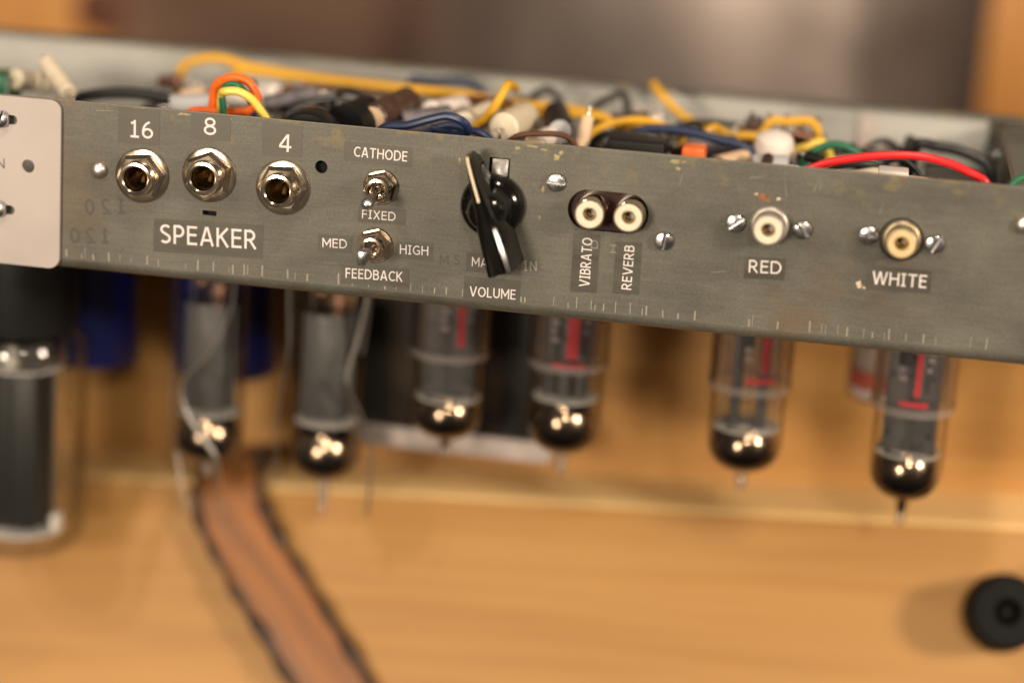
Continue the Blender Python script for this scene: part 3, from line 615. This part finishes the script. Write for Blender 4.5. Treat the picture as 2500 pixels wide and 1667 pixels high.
wire([(100, 80, 40), (101.3, 75, 49.4), (106.7, 75, 49.6), (114.1, 75, 48.7), (121.5, 73, 45.5), (124, 70, 36)], 1.6, BLK)
wire([(122.5, 20, 46), (123.5, 8, 51), (126.7, 8, 54.3), (130.5, 8, 54.8), (136, 10, 52)], 1.0, GRN)
wire([(-46, 22, 42), (-42.3, 20, 50.1), (-35.5, 20, 51.6), (-28.8, 20, 54), (-24.3, 20, 55.1), (-20.1, 20, 53.9), (-18.9, 22, 51), (-23, 24, 49.5), (-30, 26, 50.5)], 1.15, BLU)
wire([(-33, 26, 46), (-29.8, 26, 49.8), (-25.3, 26, 51.6), (-20.7, 26, 51.1), (-14.6, 26, 49.6), (-10, 28, 44)], 1.1, BLU)
wire([(-54, 108, 40), (-52.9, 108, 50.2), (-46.7, 108, 50.3), (-40, 108, 51.4), (-31.1, 108, 49), (-27, 106, 40)], 1.2, BLU)
wire([(-15, 100, 38), (-14.3, 100, 48.4), (-10.5, 100, 52), (-7.4, 100, 51.3), (-4.7, 100, 47), (-4, 100, 36)], 1.2, BLK)
wire([(2, 100, 38), (5, 100, 47.7), (9.7, 100, 51.4), (13.9, 100, 52.7), (16, 100, 44)], 1.2, BLK)
wire([(-100, 20, 46), (-95.4, 20, 50.1), (-87.9, 20, 50.6), (-80.4, 20, 51.5), (-77.4, 20, 54.8), (-79.8, 20, 59.3), (-84.6, 20, 60.4), (-89, 20.6, 58.1), (-90.2, 21.5, 53.7), (-90.4, 22, 47)], 1.25, ORG)
wire([(-85, 16, 46), (-85.6, 15, 54), (-85.9, 15, 57.2), (-83.6, 15, 59.4), (-80.6, 15.4, 58.4), (-79, 20, 54)], .95, GRN)
wire([(-87, 18, 50), (-86, 15, 56.2), (-84.3, 12.8, 57.6), (-80.9, 12.8, 57.9), (-77.4, 13, 56.4), (-75.1, 14, 53.6), (-72.8, 15, 49.5), (-72, 16, 42)], 1.15, LYEL)
wire([(-150, 50, 36), (-140.5, 50, 44.6), (-134.4, 50, 47), (-125, 50, 48.4), (-115.5, 50, 48.1), (-104.3, 50, 46.2), (-98, 52, 40)], 1.7, BLK)
wire([(-70, 70, 40), (-66, 66, 50.5), (-60, 62, 52.5), (-55, 60, 50), (-52, 60, 42)], .9, BLK)
wire([(-92, 60, 40), (-90, 58, 50), (-88.5, 55, 54), (-87, 52, 52), (-86, 50, 42)], .9, BLU)
def comp(name, a_, b_, r, m, end=None, label=None):
    """a cylindrical component between two points, with wire leads dropping to the board"""
    a_, b_ = Vector(a_), Vector(b_); d = b_-a_; L = d.length
    o = P_lathe(name, [(0, 0), (r*.86, 0), (r, r*.14), (r, L-r*.14), (r*.86, L), (0, L)], m, CH, a_, d, 28)
    dn = d.normalized()
    for p, s_ in ((a_, -1), (b_, 1)):
        q = p+dn*(s_*2.2); finish(tube(nb(), [p, q, (q.x+dn.x*s_, q.y+dn.y*s_, q.z-2), (q.x+dn.x*s_, q.y+dn.y*s_, 28)], .4, 6, 3), 'lead', SOLDER, o)
    if end:
        P_lathe('end_seal', [(0, r*.1), (r*.3, .35), (r*.82, .3), (r*.84, -.2)], end, o, a_, -d, 24)
    return o
comp('capacitor', (-146.5, 44, 56), (-136.0, 33, 49.5), 2.7, CREAM)
comp('capacitor', (-156, 43, 50.5), (-150, 58, 48), 3.0, CREAM)
P_box('terminal_block', (-163, 45, 47), (12, 14, 10), GRN, CH, bev=.6)
comp('capacitor', (-109, 42, 47.0), (-97, 45, 48.0), 3.4, CAPGREY)
comp('resistor', (-112, 60, 47), (-106, 66, 48), 1.8, CAPTAN); comp('resistor', (-104, 70, 48), (-97, 72, 49), 1.6, CAPBROWN)
comp('resistor', (-126, 85, 46.5), (-119, 84, 47.5), 2.2, COPPER)
comp('capacitor', (-98, 62, 47), (-82, 60, 50), 3.6, WHITEC)
comp('capacitor', (-84, 52, 48), (-70, 56, 52), 2.6, CAPVIO)
pot = P_lathe('potentiometer', [(0, 0), (8.6, 0), (9, .6), (9, 9), (8.4, 10), (0, 10)], BLACK, CH, (-62, 14, 44.5), (0, 1, 0), 36)
P_lathe('jack_body', [(0, 0), (6.5, 0), (6.5, 12), (5, 13.5), (0, 13.5)], BLACK, CH, (-55, 30, 47.5), (.35, 1, .12), 28)
comp('capacitor', (-48.1, 34, 50.0), (-43.5, 58, 52.0), 4.2, CAPBROWN, CAPTAN)
comp('capacitor', (-42, 44, 48), (-29, 50, 50), 3.4, CAPVIO)
comp('capacitor', (-36, 54, 50), (-30, 70, 50), 3.2, WHITEC)
comp('capacitor', (-24.5, 44, 49), (-20, 62, 50), 3.6, CREAM, WHITEC)
comp('capacitor', (-11.8, 36, 50.3), (-9.5, 58, 50.5), 4.3, CREAM, CREAM)
comp('capacitor', (-2.6, 34, 46.8), (0, 52, 47), 3.0, WHITEC, CAPTAN)
comp('capacitor', (2.4, 48, 48.8), (-2.5, 72, 49.5), 4.0, BLACK, CAPGREY)
comp('resistor', (9.6, 42, 45.5), (10.2, 46, 54), 1.9, CAPTAN)
P_box('relay', (25, 42, 45.5), (16, 12, 9), BLACK, CH, bev=.8)
for x, y in ((19.2, 95), (22.2, 96), (25.2, 95)):
    r_ = comp('resistor', (x, y-4, 47.6), (x-.5, y+4, 48.6), 1.4, WHITEC); P_lathe('stripe', [(1.43, 3.2), (1.46, 3.3), (1.46, 4.4), (1.43, 4.5)], CAPBROWN, r_, (x, y-4, 47.6), (-.5, 8, 1), 20)
comp('capacitor', (13, 78, 48), (24, 80, 49.5), 2.2, CAPBROWN)
P_box('film_capacitor', (40.7, 42, 45.5), (6.4, 9, 8), ORG, CH, bev=.9)
comp('capacitor', (36, 70, 44), (50, 74, 45), 3.0, CAPVIO); comp('capacitor', (47, 52, 43), (54, 60, 44), 2.6, CAPTAN)
P_lathe('electrolytic_capacitor', [(0, -12), (5.6, -12), (5.6, 2), (5.0, 3.6), (3.2, 4.6), (0, 4.9)], WHITEC, CH, (61.5, 62, 47), (0, -.25, 1), 32)
comp('capacitor', (56, 52, 43), (66, 54, 43.5), 3.6, CAPGREY)
P_box('tag_strip', (62, 86, 44), (26, 3, 9), CAPBROWN, CH, bev=.4)
for x in (53, 58, 63, 68, 72): P_tube('solder_lug', [(x, 86, 47), (x, 85.5, 51), (x+.4, 84.5, 53)], .7, SOLDER, CH, 8, 4)
comp('resistor', (66, 82, 48.5), (72, 80, 47.5), 1.8, COPPER); comp('resistor', (52, 82, 50), (56.5, 84, 51), 1.6, CAPBROWN)
P_box('terminal_block', (95, 32, 46.2), (8, 8, 7), WHITEC, CH, bev=.5)
comp('capacitor', (84, 40, 44), (93, 48, 45), 2.6, CREAM); comp('capacitor', (100, 36, 43), (107, 42, 44), 3, CAPBROWN)
P_box('bracket', (98.5, 92, 43), (4, 6, 12), BLACK, CH, Matrix.Rotation(.3, 3, 'Y'), .5)
P_box('shield_can', (112, 50, 36), (16, 40, 18), ANODE_D, CH, bev=1)
comp('resistor', (78, 74, 46), (84, 78, 46.5), 1.7, CAPBROWN)

for pts, m_, r_ in (([(-20, 74, 38), (-14, 74, 47), (4, 76, 49.5), (20, 78, 47.5), (38, 80, 45.6), (56, 82, 46.5), (66, 80, 40)], YEL, 1.2), ([(6, 66, 38), (10, 66, 47), (22, 70, 50.5), (34, 74, 47.4), (48, 76, 45.0), (58, 76, 38)], YEL, 1.1),
                    ([(-96, 74, 38), (-92, 74, 47), (-78, 78, 50), (-60, 80, 49.5), (-44, 82, 48), (-34, 84, 40)], BRN, .9), ([(-78, 40, 38), (-74, 40, 48), (-66, 46, 52), (-58, 52, 50.6), (-50, 56, 40)], BLK, .9),
                    ([(-40, 70, 38), (-36, 70, 50), (-24, 72, 52.4), (-14, 74, 50), (-8, 74, 38)], BRN, .8), ([(8, 54, 36), (12, 52, 47), (22, 50, 49.6), (32, 50, 48), (38, 52, 38)], BLK, 1.0),
                    ([(74, 50, 36), (78, 48, 45), (88, 46, 47.6), (98, 48, 45), (102, 50, 36)], BLK, 1.0), ([(28, 88, 38), (32, 88, 47), (44, 90, 48.4), (54, 90, 46.5), (60, 90, 38)], BLK, .9),
                    ([(-12, 30, 40), (-8, 28, 49), (0, 28, 51.2), (8, 30, 50), (12, 32, 40)], BRN, .8)):
    wire(pts, r_, m_)
rng = random.Random(21)
for k in range(64):               # the small fry of the board between the bigger parts
    x = rng.uniform(-122, 112); y = rng.uniform(34, 100); z = 30+rng.uniform(8, 16)+(100-y)*.05; a_ = rng.uniform(0, 2*math.pi); L_ = rng.uniform(4, 9)
    d = Vector((math.cos(a_), math.sin(a_), rng.uniform(-.3, .5)))*L_/2; c0 = Vector((x, y, z))
    comp(rng.choice(('resistor', 'resistor', 'capacitor')), c0-d, c0+d, rng.uniform(.9, 1.9), rng.choice((CAPBROWN, CAPBROWN, CAPTAN, CAPGREY, BLACK, BLACK, CAPVIO, COPPER, WHITEC, CAPBLUE)))
for k in range(16):
    x = rng.uniform(-115, 108); y = rng.uniform(40, 102); w_ = rng.uniform(6, 16); hh = rng.uniform(43, 51); dy = rng.uniform(-9, 9)
    wire([(x, y, 32), (x+w_*.12, y, hh-4), (x+w_*.5, y+dy*.5, hh), (x+w_*.88, y+dy, hh-5), (x+w_, y+dy, 32)], rng.uniform(.7, 1.1), rng.choice((BLK, BLK, BLU, GRN, BRN, YEL, WIREW)))

# ------------------------------------------------------------------ parts bolted under the chassis: filter cans and transformer
for x, y, zb in ((-152.0, 98, -46.5), (-107.6, 101, -46.5)):
    c_ = P_lathe('can_capacitor', [(0, zb), (14.5, zb), (16.2, zb+.8), (16.4, zb+2.2), (16.4, ZB-.2), (0, ZB-.2)], BLUE, CH, (x, y, 0), (0, 0, 1), 48)
    P_lathe('vent_plug', [(0, zb-.6), (4, zb-.6), (4.2, zb-.02)], BLACK, c_, (x, y, 0), (0, 0, 1), 24)
TR = bpy.data.objects.new('transformer', None); col.objects.link(TR); TR.parent = CH
P_box('core', (-57.5, 103, -24), (12, 30, 61.5), CORE, TR, bev=.6); P_box('core', (-9.5, 103, -24), (12, 30, 61.5), CORE, TR, bev=.6)
for x in (-45.6, -21.6): P_box('winding', (x, 102.5, -26), (15.5, 28.6, 60), PAPER, TR, bev=2.5)
P_box('core', (-33.6, 103, -24), (9, 29, 61.5), CORE, TR, bev=.6)
P_box('bracket', (-33.9, 103, -58.4), (69, 31, 6.6), ALU, TR, bev=.8)

# ------------------------------------------------------------------ vacuum tubes
def glass_shell(prof_out, t, m, parent, name='glass_envelope', seg=48):
    """outer and inner surface of a glass envelope"""
    bm = nb(); lathe(bm, prof_out, seg=seg)
    inner = [(max(r-t, 0), h+(t if r < 4 else t*.4)) for r, h in prof_out if r > t*1.1]; lathe(bm, inner+[(0, inner[-1][1]+.3)], seg=seg)
    return finish(bm, name, m, parent, angle=60)
def dome(r, z0, z1, n=10, p=2.4):
    """profile from (r, z0) rounding down to the axis at z1"""
    out = []
    for k in range(n+1):
        a_ = math.pi/2*k/n; out.append((r*abs(math.cos(a_))**(2/p), z0+(z1-z0)*abs(math.sin(a_))**(2/p)))
    return out
def getter(r, z0, z1, parent, m=GETTER):
    pf = [(r*(1-.19*((5.2+q)/6.4)**2), z0+q) for q in (1.2, .4, -.6, -1.6, -2.6, -3.6, -4.6)]+dome(r, z0-5.2, z1, 10)[:-1]+[(0, z1)]
    return P_lathe('getter_coating', pf, m, parent, seg=56, wob=lambda i, k: (.7*math.sin(k*.5+1)+.4*math.sin(k*1.3)) if i == 0 else 0, angle=70)
def arc_sheet(bm, r, a0, a1, z0, z1, n=8):
    A = []
    for k in range(n+1):
        a_ = math.radians(a0+(a1-a0)*k/n); A.append((bm.verts.new((r*math.sin(a_), -r*math.cos(a_), z0)), bm.verts.new((r*math.sin(a_), -r*math.cos(a_), z1))))
    for p, q in zip(A, A[1:]): bm.faces.new((p[0], q[0], q[1], p[1]))
def base_pins(t, r=5.9):
    for k in range(9):
        a_ = math.radians(36*k+18); P_lathe('pin', [(.5, -9), (.5, -.1)], SPRING, t, (r*math.sin(a_), -r*math.cos(a_), 0), seg=8)
def preamp(label, x, y, zcol, zglass, zbot, ztip, zmica, zget, style, turn=0.0, tipdark=False, rg=11.0, lean=(0, 0)):
    t = thing('preamp_tube', label, 'vacuum tube', (x, y, ZB-.05), 'small glass tubes with clear collars'); t.rotation_euler = (lean[0], lean[1], math.radians(turn))
    neck = [(2.5, zbot-.3), (2.0, (zbot+ztip)/2), (1.7, ztip+1.2), (1.1, ztip+.3), (0, ztip)]
    body = [(rg*.8, -6.3), (rg*.97, -7.2), (rg, -8.5)]+dome(rg, zglass, zbot, 12)[:-2]
    glass_shell(body+neck, .8, GLASS, t)
    P_lathe('collar_rim', [(11.25, zcol+.2), (11.7, zcol-.15), (12.05, zcol+.6), (12.15, zcol+2.4)], MILKY, t, seg=48)
    if not tipdark: P_lathe('tip', [(2.0, zbot+.5), (1.7, (zbot+ztip)/2), (1.4, ztip+1), (.8, ztip+.3), (0, ztip+.2)], MILKY, t, seg=20)
    else:
      P_lathe('tip', [(1.0, (zbot+ztip)/2), (1.2, ztip+1), (.8, ztip+.3), (0, ztip+.2)], MILKY, t, seg=20)
      P_lathe('tip_coating', [(2.4, zbot+.8), (1.5, zbot-.6), (1.0, (zbot+ztip)/2), (0, (zbot+ztip)/2-.6)], GETTER, t, seg=20)
    getter(rg-.95, zget+2.2, zbot+.6, t)
    P_lathe('collar', [(11.3, -.1), (12.0, -.2), (12.0, zcol+2.2), (11.8, zcol+.7), (11.3, zcol)], COLLAR, t, seg=48, angle=60)
    P_lathe('collar_lining', [(11.55, -.2), (11.5, zcol+2.0), (11.25, zcol+.3)], COLLAR, t, seg=48)
    P_lathe('mica', [(0, zmica), (rg-1.3, zmica), (rg-1.2, zmica+.35), (0, zmica+.4)], MICA, t, seg=40)
    P_lathe('mica', [(0, -13), (rg-1.3, -13), (rg-1.2, -12.6), (0, -12.6)], MICA, t, seg=40)
    P_lathe('glass_base', [(0, -7), (rg-2.5, -7), (rg-2, -6), (rg-3, -2.2), (0, -2)], GLASS, t, seg=32)
    base_pins(t)
    h = -13-zmica; zc = (-13+zmica)/2
    if style == 'wide':            # two broad anodes with a dark seam and punched holes
        for s_ in (-1, 1):
            an = P_box('anode', (s_*4.0, 0, zc), (7.2, 5.4, h), ANODE, t, bev=.9)
            for q in (0.3, -.25): P_box('hole', (s_*4.0+1.8*s_, -2.72, zc+h*q-2), (1.1, .3, 1.5), BLACK, an)
        P_box('shield', (0, .4, zc), (.9, 6.2, h), ANODE_D, t)
    elif style == 'narrow':
        for xx in (-3.7, 3.9): P_box('anode', (xx, 0, zc), (3.4, 7.0, h), ANODE_D if xx < 0 else ANODE, t, bev=.7)
        for xx in (-7.4, .2, 7.6): P_tube('support_rod', [(xx, .5, -13), (xx, .5, zmica)], .35, SPRING, t, 8, 2)
    else:
        for xx, mm in ((-4.4, ANODE_D), (0, ANODE), (4.4, ANODE)): P_box('anode', (xx, 0 if xx else -.8, zc), (3.3 if xx else 4.2, 6, h), mm, t, bev=.8)
        for xx in (-7, 7): P_tube('support_rod', [(xx, 0, -13), (xx, 0, zmica)], .35, SPRING, t, 8, 2)
    for xx in (-3, 3): P_tube('getter_support', [(xx, 0, zmica), (xx*.8, .5, zmica-3), (xx*.3, 0, zmica-5)], .3, SPRING, t, 8, 3)
    sa, sb, bz, band = {-28: (16, 27, 3, False), 7: (12, 30, 2.4, True), 60: (15, 26, 5, True), 107: (8, 17, 4, True)}[int(x)]
    bm = nb(); arc_sheet(bm, rg+.06, sa, sb, zcol+bz+2, -8); finish(bm, 'red_stripe', REDP, t)
    if band:
        bm = nb(); arc_sheet(bm, rg+.06, sa-22, sb+14, zcol+bz-1.2, zcol+bz+.4, 14); finish(bm, 'red_band', REDP, t)
    bm = nb()
    for q in range(5): arc_sheet(bm, rg+.06, sa-26, sa-26+(9 if q % 2 else 13), -10.5-q*2.6, -9-q*2.6, 4)
    for q in range(3): arc_sheet(bm, rg+.06, sb+8, sb+20-q*3, -12-q*3, -10.6-q*3, 4)
    finish(bm, 'pale_lettering', WHITEP, t)
    return t
preamp('leftmost of the four small collared tubes, in front of the dark transformer', -28.3, 65, -30.4, -46.5, -56.4, -62.6, -43.6, -46.4, 'wide', 4, True)
preamp('small collared tube with pale tip below the VIBRATO and REVERB labels', 7.0, 65, -29.9, -46.0, -57.0, -64.4, -39.8, -45.0, 'triple', -8)
preamp('small tube below the RED socket with two separate narrow plates', 60.6, 66, -31.2, -46.2, -56.7, -63.0, -43.2, -46.2, 'narrow', 3)
t6 = preamp('rightmost small tube, hanging below the WHITE socket, with dark pointed tip', 107.6, 62, -31.2, -47.2, -58.6, -66.8, -44.4, -47.0, 'wide', -9, True, 10.7)
for t in (x for x in list(col.objects) if x.name.startswith('preamp_tube') and x.location.x > .05):
    bm = nb(); arc_sheet(bm, 11.1, -20, 2, -16.5, -8.5); finish(bm, 'black_print', BLACK, t)

def power_tube(label, x, y, zpt, zpb, zget, zbot, ztip, turn):
    t = thing('power_tube', label, 'vacuum tube', (x, y, ZB-.05), 'two tall glass tubes with wire retainers'); t.rotation_euler = (0, 0, math.radians(turn)); rg = 10.9
    neck = [(1.9, zbot-.2), (1.5, (zbot+ztip)/2), (1.2, ztip+1), (0, ztip)]
    glass_shell([(rg*.8, -6), (rg*.97, -7), (rg, -8.5)]+dome(rg, zget-3, zbot, 12)[:-2]+neck, .8, GLASS, t)
    getter(rg-.95, zget+2.2, zbot+.6, t)
    P_lathe('tip', [(2.0, zbot+.5), (1.6, (zbot+ztip)/2), (1.3, ztip+1), (.8, ztip+.3), (0, ztip+.2)], MILKY, t, seg=20)
    bm = nb(); box(bm, (0, 0, (zpt+zpb)/2), (13.2, 9.5, zpt-zpb), None, 1.6); box(bm, (-7.1, 0, (zpt+zpb)/2), (1.6, 1.2, zpt-zpb-1)); box(bm, (7.1, 0, (zpt+zpb)/2), (1.6, 1.2, zpt-zpb-1)); an = finish(bm, 'anode', ANODE, t)
    P_box('seam', (-3.2, -4.76, (zpt+zpb)/2), (.7, .2, zpt-zpb-2), ANODE_D, an); P_box('hole', (5.3, -3.6, zpb+11), (1.1, 2.2, 1.6), BLACK, an)
    for zz in (zpt+.6, zpb-.9): P_lathe('mica', [(0, zz), (rg-1.4, zz), (rg-1.3, zz+.35), (0, zz+.4)], MICA if zz < zpt else GLASS, t, seg=40)
    for k, xx in enumerate((-5.5, -2.2, 1.4, 4.8)):
        P_tube('grid_rod', [(xx, (k % 2)*3-2, -7), (xx*.9, (k % 2)*3-2, zpt)], .45, COPPER if k % 2 else SPRING, t, 8, 2)
    P_box('grid_fin', (2.6, -2, zpt+4), (3.4, .6, 4.0), COPPER, t, Matrix.Rotation(.25, 3, 'Y')); P_box('grid_fin', (-4, 1, zpt+6), (2.8, .6, 3.6), COPPER, t, Matrix.Rotation(-.2, 3, 'Y'))
    for xx in (-3.5, 3.5): P_tube('getter_support', [(xx, 0, zpb), (xx*.9, 0, zpb-4), (xx*.2, 0, zpb-5.5)], .35, COPPER, t, 8, 3)
    P_lathe('glass_base', [(0, -6.8), (rg-2.4, -6.8), (rg-2, -6), (rg-3, -2.2), (0, -2)], GLASS, t, seg=32); base_pins(t)
    P_lathe('socket_ring', [(11.6, -.1), (12.6, -.2), (12.6, -2), (11.6, -2.2), (11.2, -.2)], BLACK, t, seg=40)
    return t
T1 = power_tube('tall tube with a bright wire curving across its front, left of the pair', -102.7, 68, -22.5, -56.4, -62.6, -73.2, -78.5, 0)
P_tube('retainer_wire', [(9.8, -9.5, -5), (9.0, -10.6, -22), (3.5, -12.4, -35), (-4.6, -12.4, -45), (-3.6, -12.4, -54), (2.0, -12.4, -62), (6.0, -12, -68), (6.4, -10, -76), (5.5, -6, -80)], .75, SPRING, T1, 10, 8, lambda q: .5+.6*min(1, max(0, q-.35)*3))
P_tube('retainer_wire', [(-12.2, 2, -3), (-11.6, 2, -30), (-11.9, 1, -55), (-10.5, 0, -68), (-8.2, -2, -76), (-6.2, -4, -84), (-4, -4, -88), (-2.5, -4, -84)], .36, SPRING, T1, 10, 8)
T2 = power_tube('tall tube with side springs, right of the pair, left of the dark transformer', -65.3, 66, -21.5, -54.6, -62.6, -73.8, -85.5, 0)
P_tube('retainer_wire', [(13.2, -4, -3), (12.4, -5.5, -14), (10.6, -7.5, -26), (8.4, -9.2, -36), (8.4, -9.2, -42), (11.5, -6, -50), (14.6, -3, -60), (14.9, -2, -72), (14.2, -1, -84)], .75, SPRING, T2, 10, 8, lambda q: 1.0 if q < .5 else .7)
P_tube('retainer_wire', [(12.9, -2, -3), (12.2, -2, -20), (10.8, -3, -33)], .55, SPRING, T2, 10, 8)
P_tube('retainer_wire', [(-12.6, -3, -3), (-11.8, -4, -20), (-11.4, -4, -33), (-13.6, -2, -46), (-15.2, -1, -60), (-14, -1, -76)], .5, SPRING, T2, 10, 8, lambda q: 1.1 if q < .5 else .6)

# the large tube at the left edge of the picture
BG = thing('rectifier_tube', 'large glass tube with black base at the left edge of the picture', 'vacuum tube', (-160.6, 62, ZB-.05))
P_lathe('base', [(0, -.2), (17.2, -.2), (17.4, -2), (17.4, -33), (16.8, -35.2), (0, -35.4)], BLACK, BG, seg=56)
rg = 20.0
glass_shell([(16.2, -34.6), (18.2, -36.2), (19.7, -38.6), (rg, -42)]+dome(rg, -95, -107.2, 14, 2.7), 1.0, GLASS, BG, seg=72)
P_lathe('getter_coating', [(12.0, -36.0), (13.6, -38.0), (13.9, -45.5)], SILVER, BG, seg=56, wob=lambda i, k: .8*math.sin(k*.7) if i == 2 else 0)
P_lathe('mica', [(0, -47), (13.0, -47), (13.0, -46.4), (0, -46.4)], MICA, BG, seg=48)
an = P_box('anode', (0, 0, -72.5), (17.0, 17, 50.5), vary('black_anode', (0.018, 0.018, 0.019), .5, .2, scale=120, amount=.3, stretch=(1, 1, .1)), BG, bev=1.6)
P_box('seam', (.2, -8.62, -72.5), (.7, .3, 49), BLACK, an)
P_lathe('mica', [(0, -99.6), (12.8, -99.6), (13.2, -98.6), (0, -98.4)], MICA, BG, seg=48)
for s_ in (-1, 1): P_tube('support_rod', [(s_*10.8, 0, -46), (s_*10.8, 0, -99)], .6, SPRING, BG, 8, 2)
P_box('mica_tab', (12.2, -1, -96.5), (2.4, 4, 5.5), MICA, BG)

# short capped tube half hidden behind the rightmost one
SH = thing('short_tube', 'short clear capped tube with a red band, half hidden behind the rightmost tube', 'vacuum tube', (98.6, 98, ZB-.05))
glass_shell([(9.4, -.2), (10.6, -2)]+dome(10.6, -36.5, -40.4, 10, 3.2), .8, COLLAR, SH)
P_lathe('body', [(0, -6), (8.8, -6), (8.8, -30), (0, -30)], vary('grey_body', (.30, .24, .20), .5, scale=200, amount=.3), SH, seg=36)
P_lathe('red_band', [(8.9, -30.2), (9.6, -30.4), (9.6, -35.2), (8.9, -35.4)], mat('red_band', (.42, .05, .02), .5), SH, seg=36)
P_lathe('foot', [(0, -38.6), (8.0, -38.6), (9.2, -37.2), (9.2, -35.6), (0, -35.6)], MICA, SH, seg=36)
